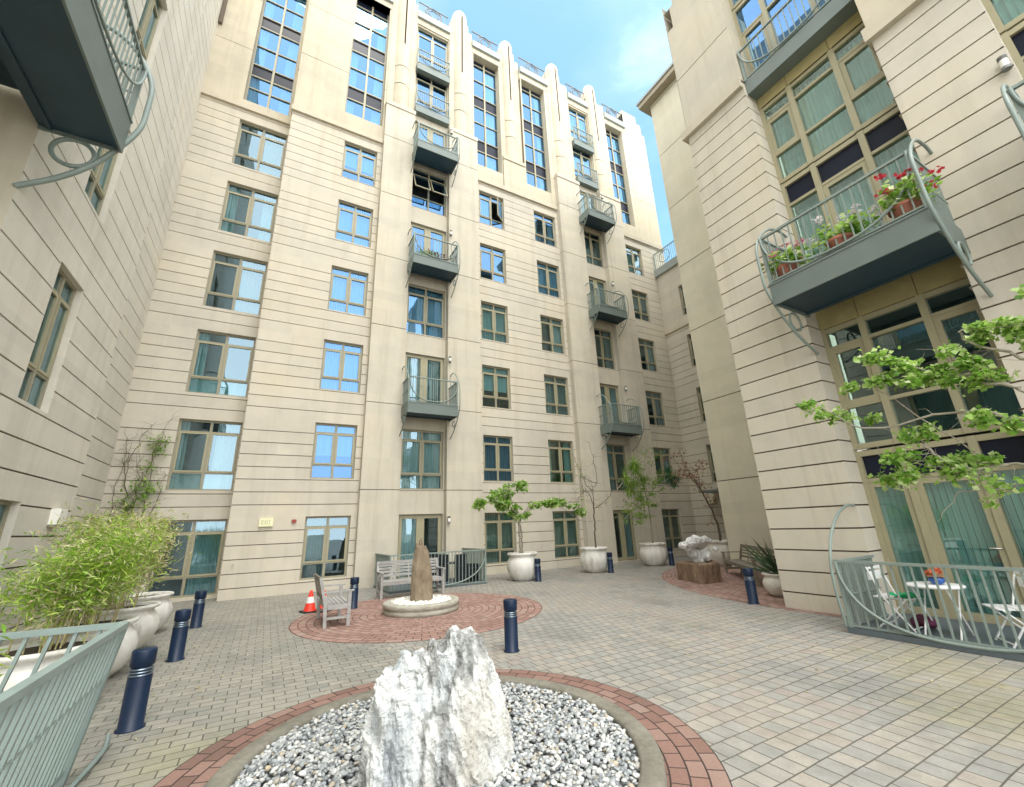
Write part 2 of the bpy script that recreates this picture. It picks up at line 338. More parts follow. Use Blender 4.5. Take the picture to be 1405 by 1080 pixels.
# ------------------------------------------------------------------ mesh builder
class MB:
    def __init__(s): s.v = []; s.f = []; s.m = []; s.sm = []
    def quad(s, a, b, c, d, m=0, smooth=False):
        n = len(s.v); s.v += [tuple(a), tuple(b), tuple(c), tuple(d)]; s.f.append((n, n + 1, n + 2, n + 3)); s.m.append(m); s.sm.append(smooth)
    def tri(s, a, b, c, m=0):
        n = len(s.v); s.v += [tuple(a), tuple(b), tuple(c)]; s.f.append((n, n + 1, n + 2)); s.m.append(m); s.sm.append(False)
    def mesh(s, vs, fs, m=0, smooth=False):
        n = len(s.v); s.v += [tuple(v) for v in vs]
        for f in fs: s.f.append(tuple(i + n for i in f)); s.m.append(m); s.sm.append(smooth)
    def box(s, x0, y0, z0, x1, y1, z1, m=0, rz=0.0, bev=0.0):
        if x0 > x1: x0, x1 = x1, x0
        if y0 > y1: y0, y1 = y1, y0
        if z0 > z1: z0, z1 = z1, z0
        vs = [(x0, y0, z0), (x1, y0, z0), (x1, y1, z0), (x0, y1, z0), (x0, y0, z1), (x1, y0, z1), (x1, y1, z1), (x0, y1, z1)]
        if rz:
            cx, cy = (x0 + x1) / 2, (y0 + y1) / 2; c, q = math.cos(rz), math.sin(rz)
            vs = [(cx + (a - cx) * c - (b - cy) * q, cy + (a - cx) * q + (b - cy) * c, z) for a, b, z in vs]
        s.mesh(vs, [(0, 3, 2, 1), (4, 5, 6, 7), (0, 1, 5, 4), (1, 2, 6, 5), (2, 3, 7, 6), (3, 0, 4, 7)], m)
    def beam(s, a, b, w, h, m=0, up=(0, 0, 1)):
        a = Vector(a); b = Vector(b); d = (b - a).normalized(); u = Vector(up)
        if abs(d.dot(u)) > 0.98: u = Vector((1, 0, 0))
        sd = d.cross(u).normalized() * (w / 2); uu = sd.cross(d).normalized() * (h / 2)
        vs = [a - sd - uu, a + sd - uu, a + sd + uu, a - sd + uu, b - sd - uu, b + sd - uu, b + sd + uu, b - sd + uu]
        s.mesh(vs, [(0, 1, 2, 3), (7, 6, 5, 4), (0, 4, 5, 1), (1, 5, 6, 2), (2, 6, 7, 3), (3, 7, 4, 0)], m)
    def tube(s, pts, r, n=8, m=0, cap=True, closed=False):
        pts = [Vector(p) for p in pts]; k = len(pts)
        rr = r if isinstance(r, (list, tuple)) else [r] * k
        up = None; rings = []
        for i, p in enumerate(pts):
            if closed: d = pts[(i + 1) % k] - pts[i - 1]
            else: d = pts[min(i + 1, k - 1)] - pts[max(i - 1, 0)]
            if d.length < 1e-9: d = Vector((0, 0, 1))
            d.normalize()
            if up is None:
                up = Vector((0, 0, 1)) if abs(d.z) < 0.9 else Vector((1, 0, 0))
            x = d.cross(up)
            if x.length < 1e-4: x = d.cross(Vector((0, 1, 0.3)))
            x.normalize(); y = x.cross(d).normalized(); up = y
            rings.append([p + (x * math.cos(t) + y * math.sin(t)) * rr[i] for t in (2 * PI * j / n for j in range(n))])
        vs = [v for q in rings for v in q]; fs = []
        for i in range(k if closed else k - 1):
            i2 = (i + 1) % k
            for j in range(n):
                fs.append((i * n + j, i * n + (j + 1) % n, i2 * n + (j + 1) % n, i2 * n + j))
        s.mesh(vs, fs, m, True)
        if cap and not closed:
            s.mesh(rings[0][::-1], [tuple(range(n))], m); s.mesh(rings[-1], [tuple(range(n))], m)
    def lathe(s, prof, cx=0, cy=0, n=24, m=0, smooth=True, caps=True):
        vs = []; fs = []
        for r, z in prof: vs += [(cx + r * math.cos(2 * PI * j / n), cy + r * math.sin(2 * PI * j / n), z) for j in range(n)]
        for i in range(len(prof) - 1):
            for j in range(n): fs.append((i * n + j, i * n + (j + 1) % n, (i + 1) * n + (j + 1) % n, (i + 1) * n + j))
        s.mesh(vs, fs, m, smooth)
        if caps:
            if prof[-1][0] > 1e-4: s.mesh(vs[-n:], [tuple(range(n))], m)
            if prof[0][0] > 1e-4: s.mesh(vs[:n][::-1], [tuple(range(n))], m)
    def prism(s, poly, z0, z1, m=0):
        n = len(poly)
        vs = [(x, y, z0) for x, y in poly] + [(x, y, z1) for x, y in poly]
        s.mesh(vs, [tuple(range(n))[::-1], tuple(range(n, 2 * n))] + [(i, (i + 1) % n, n + (i + 1) % n, n + i) for i in range(n)], m)
    def build(s, name, mats, parent=None, org=None, loc=None, rz=0.0):
        if not isinstance(mats, (list, tuple)): mats = [mats]
        me = bpy.data.meshes.new(name)
        o = Vector(org) if org is not None else Vector((0, 0, 0))
        me.from_pydata([tuple(Vector(v) - o) for v in s.v], [], s.f)
        for q in mats: me.materials.append(q)
        me.polygons.foreach_set('material_index', s.m)
        me.polygons.foreach_set('use_smooth', s.sm)
        me.update()
        return link(name, me, parent, loc, rz)
def link(name, me, parent=None, loc=None, rz=0.0):
    ob = bpy.data.objects.new(name, me); COL.objects.link(ob)
    if parent is not None: ob.parent = parent
    if loc is not None: ob.location = loc
    ob.rotation_euler = (0, 0, rz)
    return ob
def tag(o, label=None, cat=None, group=None, kind=None):
    if label: o['label'] = label
    if cat: o['category'] = cat
    if group: o['group'] = group
    if kind: o['kind'] = kind
    return o
def thing(name, label, cat, loc=(0, 0, 0), rz=0.0, group=None):
    o = bpy.data.objects.new(name, None); COL.objects.link(o); o.location = loc; o.rotation_euler = (0, 0, rz)
    o.empty_display_size = 0.2
    return tag(o, label, cat, group)
def dup(o, parent=None, loc=None, rz=None):
    c = o.copy(); COL.objects.link(c)
    if parent is not None: c.parent = parent
    if loc is not None: c.location = loc
    if rz is not None: c.rotation_euler = (0, 0, rz)
    for ch in list(o.children): dup(ch, c)
    return c
# ------------------------------------------------------------------ facades
def fr_back(Yp): return lambda u, v, w: (u, Yp - w, v)
def fr_left(Xp): return lambda u, v, w: (Xp + w, u, v)
def fr_right(Xp): return lambda u, v, w: (Xp - w, u, v)
def uniq(xs):
    xs = sorted(xs); o = [xs[0]]
    for x in xs[1:]:
        if x - o[-1] > 1e-4: o.append(x)
    return o
def facade(mb, fr, u0, u1, v0, v1, holes=(), grooves=(), gh=0.022, gd=0.028, jd=0.22, mw=0, mj=1):
    gs = [(g - gh / 2, g + gh / 2) for g in grooves if v0 + gh < g < v1 - gh]
    us = [u0, u1]; vs = [v0, v1]
    for a, b, c, d in holes: us += [a, b]; vs += [c, d]
    hv = [x for h in holes for x in h[2:]]
    gs = [(a, b) for a, b in gs if not any(a - 0.004 < x < b + 0.004 for x in hv)]
    for a, b in gs: vs += [a, b]
    us = uniq([u for u in us if u0 - 1e-6 <= u <= u1 + 1e-6]); vs = uniq([v for v in vs if v0 - 1e-6 <= v <= v1 + 1e-6])
    for j in range(len(vs) - 1):
        va, vb = vs[j], vs[j + 1]; vm = (va + vb) / 2
        ing = any(a < vm < b for a, b in gs)
        run = None; spans = []
        for i in range(len(us) - 1):
            um = (us[i] + us[i + 1]) / 2
            hole = any(a < um < b and c < vm < d for a, b, c, d in holes)
            if not hole:
                if run is None: run = us[i]
            else:
                if run is not None: spans.append((run, us[i])); run = None
        if run is not None: spans.append((run, us[-1]))
        for a, b in spans:
            if ing:
                mb.quad(fr(a, va, -gd), fr(b, va, -gd), fr(b, vb, -gd), fr(a, vb, -gd), mj)
                mb.quad(fr(a, va, 0), fr(b, va, 0), fr(b, va, -gd), fr(a, va, -gd), mw)
                mb.quad(fr(a, vb, 0), fr(b, vb, 0), fr(b, vb, -gd), fr(a, vb, -gd), mw)
            else:
                mb.quad(fr(a, va, 0), fr(b, va, 0), fr(b, vb, 0), fr(a, vb, 0), mw)
    for a, b, c, d in holes:
        if jd:
            for p, q, r_, s_ in ((a, c, a, d), (b, c, b, d), (a, c, b, c), (a, d, b, d)):
                mb.quad(fr(p, q, 0), fr(r_, s_, 0), fr(r_, s_, -jd), fr(p, q, -jd), mw)
def side_quads(mb, fr, u, v0, v1, w0, w1, grooves=(), gh=0.03, gd=0.02, mw=0, mj=1):
    # return face of a projecting pier, with its joints running round the corner
    cur = v0
    for g in sorted(grooves):
        if not v0 < g < v1: continue
        a, b = g - gh / 2, g + gh / 2
        mb.quad(fr(u, cur, w0), fr(u, cur, w1), fr(u, a, w1), fr(u, a, w0), mw)
        mb.quad(fr(u, a, w0), fr(u, a, w1 - 0.004), fr(u, b, w1 - 0.004), fr(u, b, w0), mj)
        cur = b
    mb.quad(fr(u, cur, w0), fr(u, cur, w1), fr(u, v1, w1), fr(u, v1, w0), mw)

# ------------------------------------------------------------------ windows
WC = {}
def wbox(mb, x0, z0, x1, z1, y0=0.10, y1=0.17, m=0): mb.box(x0, y0, z0, x1, y1, z1, m)
def win_mesh(layout, w, h, kind='std'):
    key = (layout, round(w, 3), round(h, 3))
    if key in WC: return WC[key]
    f = MB(); p = MB(); F = 0.055
    rnd = random.Random(hash(key) & 0xffff)
    def pane(x0, z0, x1, z1, y=0.135, m=0):
        j = [rnd.uniform(-0.004, 0.004) for _ in range(3)]
        p.quad((x0, y + j[0], z0), (x1, y + j[1], z0), (x1, y + j[1] + j[2], z1), (x0, y + j[0] + j[2], z1), m)
    def sash(x0, z0, x1, z1, t=0.045):
        wbox(f, x0, z0, x0 + t, z1, 0.085, 0.15, 1); wbox(f, x1 - t, z0, x1, z1, 0.085, 0.15, 1)
        wbox(f, x0 + t, z0, x1 - t, z0 + t, 0.085, 0.15, 1); wbox(f, x0 + t, z1 - t, x1 - t, z1, 0.085, 0.15, 1)
        pane(x0 + t - .01, z0 + t - .01, x1 - t + .01, z1 - t + .01, 0.12)
    wbox(f, 0, 0, F, h); wbox(f, w - F, 0, w, h); wbox(f, F, 0, w - F, F * 0.9); wbox(f, F, h - F, w - F, h)
    mx = w / 2
    if layout in ('std', 'open'):
        zt = h * 0.83; zb = h * 0.245
        wbox(f, mx - .035, F * .9, mx + .035, h - F, 0.095, 0.175)
        for a, b in ((F, mx - .035), (mx + .035, w - F)):
            wbox(f, a, zt - .022, b, zt + .022); wbox(f, a, zb - .022, b, zb + .022)
            pane(a - .01, zt + .02, b + .01, h - F + .01); pane(a - .01, F * .9 - .01, b + .01, zb - .02)
            if layout == 'open' and a > mx:
                # outward opened casement hinged on the left jamb of its light
                ww = b - a; ang = R(38); c, s = math.cos(ang), math.sin(ang)
                q = MB(); t = 0.05
                q.box(0, -.02, zb + .03, t, .02, zt - .03, 1); q.box(ww - t, -.02, zb + .03, ww, .02, zt - .03, 1)
                q.box(t, -.02, zb + .03, ww - t, .02, zb + .03 + t, 1); q.box(t, -.02, zt - .03 - t, ww - t, .02, zt - .03, 1)
                f.mesh([(b - x * c + y * s, 0.06 - x * s - y * c, z) for x, y, z in q.v], q.f, 1)
                p.quad(*[(b - x * c, 0.06 - x * s, z) for x, z in ((t, zb + .07), (ww - t, zb + .07), (ww - t, zt - .07), (t, zt - .07))])
            else: sash(a, zb + .022, b, zt - .022)
    elif layout == 'awning':
        zt = h * 0.84; zb = h * 0.30
        wbox(f, mx - .035, F * .9, mx + .035, h - F, 0.095, 0.175)
        for a, b in ((F, mx - .035), (mx + .035, w - F)):
            wbox(f, a, zt - .022, b, zt + .022); wbox(f, a, zb - .022, b, zb + .022)
            pane(a - .01, zt + .02, b + .01, h - F + .01); pane(a - .01, F * .9 - .01, b + .01, zb - .02)
            hh = zt - zb - .05; ang = R(24); c, s = math.cos(ang), math.sin(ang); t = .045
            def T(x, z): return (x, 0.07 - (hh - z) * s, zt - .03 - (hh - z) * c)
            for x0, z0, x1, z1 in ((a, 0, a + t, hh), (b - t, 0, b, hh), (a + t, 0, b - t, t), (a + t, hh - t, b - t, hh)):
                f.beam(T((x0 + x1) / 2, z0) if x1 - x0 < .06 else T(x0, (z0 + z1) / 2), T((x0 + x1) / 2, z1) if x1 - x0 < .06 else T(x1, (z0 + z1) / 2), t, t * .8, 1)
            p.quad(T(a + t, t), T(b - t, t), T(b - t, hh - t), T(a + t, hh - t))
    elif layout == 'door':
        zt = h - 0.16
        wbox(f, mx - .05, 0, mx + .05, h - F, 0.09, 0.175, 1)
        for a, b in ((F, mx - .05), (mx + .05, w - F)): sash(a, F * .9, b, h - F, 0.085)
        f.tube([(mx - .11, .075, 1.0), (mx - .11, .03, 1.0), (mx - .02, .03, 1.0)], .011, 6, 1)
    elif layout.startswith('strip'):
        H0 = h; st = 2.87
        rows = STRIP_ROWS[layout]
        wbox(f, mx - .04, F * .9, mx + .04, h - F, 0.085, 0.175, 1)
        for a, b in ((F, mx - .04), (mx + .04, w - F)):
            for k, (z0, z1, kind_) in enumerate(rows):
                if k: wbox(f, a, z0 - .028, b, z0 + .028, 0.09, 0.175)
                if kind_ == 'd': p.quad((a - .01, .14, z0), (b + .01, .14, z0), (b + .01, .14, z1), (a - .01, .14, z1), 1)
                elif kind_ == 'o' and a < mx:
                    hh = z1 - z0 - .05
                    p.quad((a, -0.10, z0 + .06), (b, -0.10, z0 + .06), (b, .08, z1 - .03), (a, .08, z1 - .03))
                    for xx in (a, b): f.beam((xx, -.10, z0 + .06), (xx, .08, z1 - .03), .05, .05, 1)
                    f.beam((a, -.10, z0 + .06), (b, -.10, z0 + .06), .06, .05, 1)
                else: pane(a - .01, z0, b + .01, z1)
    room = MB(); x0, x1, z0, z1, y0, y1 = -.25, w + .25, -.2, h + .2, .22, 1.5
    room.quad((x0, y1, z0), (x1, y1, z0), (x1, y1, z1), (x0, y1, z1)); room.quad((x0, y0, z0), (x0, y1, z0), (x0, y1, z1), (x0, y0, z1))
    room.quad((x1, y0, z0), (x1, y1, z0), (x1, y1, z1), (x1, y0, z1)); room.quad((x0, y0, z0), (x1, y0, z0), (x1, y1, z0), (x0, y1, z0)); room.quad((x0, y0, z1), (x1, y0, z1), (x1, y1, z1), (x0, y1, z1))
    WC[key] = (f, p, room); return WC[key]
STRIP_ROWS = dict(
    strip=[(0.05, 1.15, 'o'), (1.15, 1.85, 'd'), (1.85, 2.95, 'g'), (2.95, 4.0, 'g'), (4.0, 4.7, 'd'), (4.7, 5.8, 'g'), (5.8, 6.88, 'g'), (6.88, 7.45, 'd')],
    strip_closed=[(0.05, 1.15, 'g'), (1.15, 1.85, 'd'), (1.85, 2.95, 'g'), (2.95, 4.0, 'g'), (4.0, 4.7, 'd'), (4.7, 5.8, 'g'), (5.8, 6.88, 'g'), (6.88, 7.45, 'd')],
    strip_low=[(0.05, 1.05, 'g'), (1.05, 1.72, 'g'), (1.72, 2.35, 'd'), (2.35, 3.4, 'g'), (3.4, 4.5, 'g'), (4.5, 5.15, 'd'), (5.15, 6.2, 'g'), (6.2, 7.4, 'g')])
CC = {}
def curtain_mesh(kind, w, h, seed=0):
    key = (kind, round(w, 2), round(h, 2), seed)
    if key in CC: return CC[key]
    mb = MB(); rnd = random.Random(seed * 31 + len(kind))
    def sheet(x0, x1, z0, z1, amp=.028, per=.085, y=.27):
        n = max(4, int((x1 - x0) / (per / 6))); ph = rnd.uniform(0, 6)
        vs = []; fs = []
        for i in range(n + 1):
            x = x0 + (x1 - x0) * i / n
            yy = y + amp * math.sin(2 * PI * x / per + ph) + amp * .5 * math.sin(2 * PI * x / (per * 2.7))
            vs += [(x, yy, z0), (x, yy * .98, z1)]
        for i in range(n): fs.append((2 * i, 2 * i + 2, 2 * i + 3, 2 * i + 1))
        mb.mesh(vs, fs, 0, True)
    if kind == 'full': sheet(.03, w - .03, .02, h - .03)
    elif kind == 'left': sheet(.03, w * .5, .02, h - .03)
    elif kind == 'right': sheet(w * .52, w - .03, .02, h - .03)
    elif kind == 'sides': sheet(.03, w * .24, .02, h - .03); sheet(w * .72, w - .03, .02, h - .03)
    elif kind == 'low': sheet(.05, w - .05, .03, h * .245, .002, .5, .2); sheet(.03, w * .16, .02, h - .03); sheet(w * .60, w - .05, h * .24, h - .03)
    elif kind == 'low_half': sheet(.05, w - .05, .03, h * .245, .004, .4, .2); sheet(.03, w * .20, .02, h - .03)
    elif kind == 'blind': sheet(.04, w - .04, h * .42, h - .02, .003, .3, .21)
    elif kind == 'vert':
        n = int(w / .085)
        for i in range(n):
            x = .05 + i * (w - .1) / n; a = .5
            mb.quad((x, .24, .03), (x + .075 * math.cos(a), .24 + .075 * math.sin(a), .03), (x + .075 * math.cos(a), .24 + .075 * math.sin(a), h - .05), (x, .24, h - .05))
    CC[key] = mb; return mb
def window(parent, pl, u, v, w, h, layout='std', cur=None, curm='cur_white', pane='pane', seed=0, name='window', org=(0, 0, 0)):
    """pl: ('back',Y) / ('left',X) / ('right',X); (u,v) lower corner at the viewer's left"""
    f, p, room = win_mesh(layout, w, h)
    side, P = pl
    if side == 'back': loc, rz = (u, P, v), 0.0
    elif side == 'left': loc, rz = (P, u, v), PI / 2
    else: loc, rz = (P, u, v), -PI / 2
    loc = Vector(loc) - Vector(org)
    key = ('mesh', layout, round(w, 3), round(h, 3), pane)
    if key in WC:
        a, b, c = WC[key]
        fo = link(name, a, parent, loc, rz); link('pane', b, fo); link('interior', c, fo)
    else:
        fo = f.build(name, [M['frame'], M['frame_light']], parent, None, loc, rz)
        po = p.build('pane', [M[pane], M['spandrel']], fo); ro = room.build('interior', M['room'], fo)
        WC[key] = (fo.data, po.data, ro.data)
    if cur:
        key = ('cmesh', cur, round(w, 2), round(h, 2), seed % 3, curm)
        if key in CC: link('curtain', CC[key], fo)
        else: CC[key] = curtain_mesh(cur, w, h, seed % 3).build('curtain', M[curm], fo).data
    return fo

# ------------------------------------------------------------------ balconies
def bez(pts, n=40):
    # Catmull-Rom through the points
    P = [Vector(p) for p in pts]; P = [P[0] * 2 - P[1]] + P + [P[-1] * 2 - P[-2]]
    out = []; segs = len(P) - 3
    for i in range(segs):
        a, b, c, d = P[i:i + 4]
        for j in range(max(2, n // segs)):
            t = j / max(2, n // segs)
            out.append(0.5 * ((2 * b) + (c - a) * t + (2 * a - 5 * b + 4 * c - d) * t * t + (3 * b - a - 3 * c + d) * t ** 3))
    out.append(P[-2]); return out
def railing_mesh(w, d, h, sp=.115, rb=.009, arc=True, sides=(True, True), rt=.024, z0=.05, depth_to=0.0):
    """front rail along x at y=-d, returns to the wall at y=depth_to"""
    mb = MB(); a = w / 2
    mb.box(-a, -d - rt, h - rt, a, -d + rt, h + rt * .6); mb.box(-a, -d - .014, z0 - .014, a, -d + .014, z0 + .014)
    n = int(w / sp)
    for i in range(1, n): x = -a + w * i / n; mb.box(x - rb, -d - rb, z0, x + rb, -d + rb, h - rt)
    for s, on in ((-1, sides[0]), (1, sides[1])):
        x = s * a
        mb.box(x - .025, -d - .025, 0, x + .025, -d + .025, h + .02)
        if on:
            mb.box(x - rt, -d, h - rt, x + rt, depth_to, h + rt * .6); mb.box(x - .012, -d, z0 - .014, x + .012, depth_to, z0 + .014)
            mb.box(x - .012, -d, h * .5, x + .012, depth_to, h * .5 + .02)
            m = max(3, int((d + depth_to) / (sp * .62)))
            for i in range(1, m): y = -d + (d + depth_to) * i / m; mb.box(x - rb, y - rb, z0, x + rb, y + rb, h - rt)
    if arc:
        pts = []
        for i in range(33):
            t = PI * i / 32; c = math.cos(t)
            pts.append((-a * math.copysign(abs(c) ** .8, c), -d - .035, h - (h - .07) * math.sin(t) ** .9))
        mb.tube(pts, .02, 6)
    return mb
def bracket_mesh(d, top, bot, r=.022, ring=.16, over=.12):
    mb = MB()
    pts = [(0, 0.02, top - .03), (0, -.18 * d, top + .02), (0, -.5 * d, top - .05), (0, -.82 * d, top - .3), (0, -d - over * .7, top * .52), (0, -d - over, top * .2), (0, -d - over * .8, -.08), (0, -.92 * d, bot * .34), (0, -.68 * d, bot * .6), (0, -.36 * d, bot * .82), (0, 0.02, bot)]
    mb.tube(bez(pts, 50), r, 8)
    cy, cz = -.44 * d, bot * .52
    mb.tube([(0, cy + ring * math.cos(2 * PI * i / 24), cz + ring * math.sin(2 * PI * i / 24)) for i in range(24)], r * .85, 8, closed=True)
    return mb
def balcony(parent, loc, rz, w, d, h=.92, fas=.38, top=1.42, bot=-1.05, r=.02, ring=.13, inset=0.2, sides=(True, True), br=(True, True), name='balcony'):
    mb = MB(); a = w / 2
    mb.box(-a, -d, -fas, a, -d + .03, 0, 0)                    # fascia
    mb.box(-a, -d + .03, -fas, -a + .03, 0.0, 0, 0); mb.box(a - .03, -d + .03, -fas, a, 0.0, 0, 0)
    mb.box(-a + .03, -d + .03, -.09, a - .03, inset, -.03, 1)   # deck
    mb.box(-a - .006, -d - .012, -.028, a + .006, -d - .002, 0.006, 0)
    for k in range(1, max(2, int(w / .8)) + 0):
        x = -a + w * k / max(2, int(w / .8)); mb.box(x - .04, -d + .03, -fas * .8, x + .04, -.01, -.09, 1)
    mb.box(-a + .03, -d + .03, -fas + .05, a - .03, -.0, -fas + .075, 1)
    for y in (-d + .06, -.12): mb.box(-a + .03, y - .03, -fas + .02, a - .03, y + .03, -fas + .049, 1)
    o = mb.build(name, [M['steel'], M['steel_dark']], parent, None, loc, rz)
    railing_mesh(w - .06, d - .03, h, sides=sides).build('railing', M['rail'], o)
    bm_ = None
    for s, on in ((-1, br[0]), (1, br[1])):
        if not on: continue
        if bm_ is None: b = bracket_mesh(d, top, bot, r, ring).build('bracket', M['rail'], o, None, (s * (a + .02), 0, 0)); bm_ = b.data
        else: link('bracket', bm_, o, (s * (a + .02), 0, 0))
    return o

# ================================================================== BACK BUILDING
YB, YP, Y0 = 14.52, 14.25, 15.30
bb = thing('apartment_building', 'tall cream building at the back with round-topped columns along its roofline', 'building', (7.0, 15.0, 0))
BO = Vector((7.0, 15.0, 0))
G = [0.275 + 0.3625 * n for n in range(0, 60)]
J = [2.875 + 2.9 * n for n in range(0, 10)]
HEAD = [2.10, 4.99, 7.89, 10.80, 13.70, 16.57]
CZ = 17.06
def bpart(mb, name, mats): return mb.build(name, mats, bb, BO)
WJ = [M['wall'], M['joint']]
rs = random.Random(11)
CUR = ['full', 'left', 'right', 'sides', 'full', 'blind', None, 'sides']
# --- bay 0 (set back, next to the left building)
holes = [(-2.62, -1.03, HEAD[k] - (2.08 if k else 2.02), HEAD[k]) for k in range(6)]
mb = MB(); facade(mb, fr_back(Y0), -3.95, -0.95, 0, CZ, holes, G); bpart(mb, 'grooved_wall', WJ)
c0 = [('right', 'cur_teal'), ('low', 'blind'), ('low_half', 'cur_teal'), ('right', 'cur_grey'), ('sides', 'cur_teal'), ('right', 'cur_grey')]
for k, (a, b, c, d) in enumerate(holes):
    window(bb, ('back', Y0), a, c, b - a, d - c, 'std', c0[k][0], c0[k][1], 'pane', k, org=BO)
# --- bay 1
holes = [(0.97, 2.25, HEAD[k] - 1.77, HEAD[k]) for k in range(6)]
mb = MB(); facade(mb, fr_back(YB), -0.95, 2.43, 0, CZ, holes, G)
mb.quad((-.95, YB, 0), (-.95, Y0, 0), (-.95, Y0, CZ), (-.95, YB, CZ)); bpart(mb, 'grooved_wall', WJ)
c1 = [('left', 'cur_grey'), ('blind', 'blind'), ('full', 'cur_white'), ('full', 'cur_white'), ('full', 'cur_white'), ('blind', 'blind')]
for k, (a, b, c, d) in enumerate(holes): window(bb, ('back', YB), a, c, b - a, d - c, 'std', c1[k][0], c1[k][1], 'pane_high' if k else 'pane', k, org=BO)
# --- bay 3 with columns d and e
holes = [(u, u + 1.28, HEAD[k] - 1.77, HEAD[k]) for k in range(6) for u in (6.86, 9.83)]
mb = MB(); facade(mb, fr_back(YB), 6.68, 11.26, 0, CZ, holes, G); bpart(mb, 'grooved_wall', WJ)
for i, (a, b, c, d) in enumerate(holes):
    k = i // 2; cu = ['full', 'full', 'full', 'sides', 'blind', 'full', 'full', 'right', 'right', 'full', 'left', 'sides'][i]
    lay = 'open' if (k == 5 and i % 2 == 0) else 'std'
    window(bb, ('back', YB), a, c, b - a, d - c, lay, cu, rs.choice(['cur_white', 'cur_teal', 'cur_teal', 'cur_grey']), 'pane_high' if (k > 3 or (k == 1 and i % 2 == 0)) else 'pane_teal' if k < 2 else 'pane', i, org=BO)
# --- bay 5 with column g
holes = [(15.86, 17.12, HEAD[k] - 1.77, HEAD[k]) for k in range(6)]
mb = MB(); facade(mb, fr_back(YB), 15.62, 19.05, 0, CZ, holes, G); bpart(mb, 'grooved_wall', WJ)
for k, (a, b, c, d) in enumerate(holes): window(bb, ('back', YB), a, c, b - a, d - c, 'std', CUR[(k * 3 + 1) % 8], rs.choice(['cur_white', 'cur_teal', 'cur_grey']), 'pane_teal' if k == 0 else 'pane', k + 2, org=BO)
# --- plain piers and balcony recesses
PIERS = [(2.43, 3.68), (5.30, 6.68), (11.26, 12.72), (14.17, 15.62)]
for a, b in PIERS:
    mb = MB(); facade(mb, fr_back(YP), a, b, 0, 19.10, (), J, 0.024, 0.02)
    for u in (a, b): side_quads(mb, fr_back(YP), u, 0, 19.10, -0.5, 0, J, 0.024)
    mb.box(a - .02, YP - .035, 19.10, b + .02, YB + .1, 19.30)       # cap ledge
    bpart(mb, 'pier', [M['pier'], M['joint']])
for (a, b, off) in ((3.68, 5.30, 0), (12.72, 14.17, 1)):
    holes = []; kinds = []
    for k in range(6):
        if k % 2 == 0 and k > 0: holes.append((a + .02, b - .02 - .0, HEAD[k] - 2.22, HEAD[k])); kinds.append('door')
        elif k == 0: holes.append((a + .06, b - .03, 0.03, HEAD[0])); kinds.append('door')
        else: holes.append((a + .04, b - .04, HEAD[k] - 2.08, HEAD[k])); kinds.append('awning' if (k == 5 and not off) else 'std')
    holes.append((a + .04, b - .04, 17.0, 19.14)); kinds.append('door')
    mb = MB(); facade(mb, fr_back(YB), a, b, 0, 19.85, holes, J, 0.02, 0.015); bpart(mb, 'recessed_wall', [M['pier'], M['joint']])
    cs = [('left', 'cur_white'), ('full', 'cur_white'), ('vert', 'cur_white'), ('full', 'cur_white'), ('sides', 'cur_white'), (None, None), ('full', 'cur_white')] if not off else [('sides', 'cur_teal'), ('left', 'cur_teal'), ('full', 'cur_teal'), ('sides', 'cur_grey'), ('full', 'cur_grey'), ('left', 'cur_grey'), ('full', 'cur_white')]
    for i, (h, kd) in enumerate(zip(holes, kinds)):
        window(bb, ('back', YB), h[0], h[2], h[1] - h[0], h[3] - h[2], kd, cs[i][0], cs[i][1], 'pane_high' if (i > 2 and not off) else 'pane', i, 'balcony_door' if kd == 'door' else 'window', org=BO)
    # upper doors behind small railings
    holes = [(a + .03, b - .03, 20.0, 22.25), (a + .03, b - .03, 22.85, 25.2)]
    mb = MB(); facade(mb, fr_back(YB), a, b, 19.85, 25.3, holes, (), jd=.22); bpart(mb, 'recessed_wall', [M['upper'], M['joint']])
    for h in holes: window(bb, ('back', YB), h[0], h[2], h[1] - h[0], h[3] - h[2], 'std', 'full' if off else None, 'cur_white', 'pane_high', 1, 'balcony_door', org=BO)
    for z in (19.45, 22.05):
        mb = MB(); mb.box(a + .01, YP + .02, z, b - .01, YB - .03, z + .36); f = mb.build('railing_ledge', M['steel'], bb, BO)
        railing_mesh(b - a - .08, .04, .9, .1, .008, True, (False, False)).build('railing', M['rail'], f, None, Vector(((a + b) / 2, YP + .06, z + .36)) - BO)
for cx, yf in ((4.50, 13.42), (13.36, 13.48)):
    for z in (5.68, 11.42, 16.90):
        balcony(bb, Vector((cx, YP, z)) - BO, 0, 1.78, YP - yf, .9, .37, 1.42, -1.02, .019, .11, inset=.35)
# --- cornice band
for a, b, y in ((-.99, 2.41, YB), (6.70, 11.24, YB), (15.64, 19.07, YB), (-3.9, -1.0, Y0)):
    mb = MB(); mb.box(a, y - .10, CZ, b, y + .25, CZ + .22); bpart(mb, 'cornice', M['trim'])
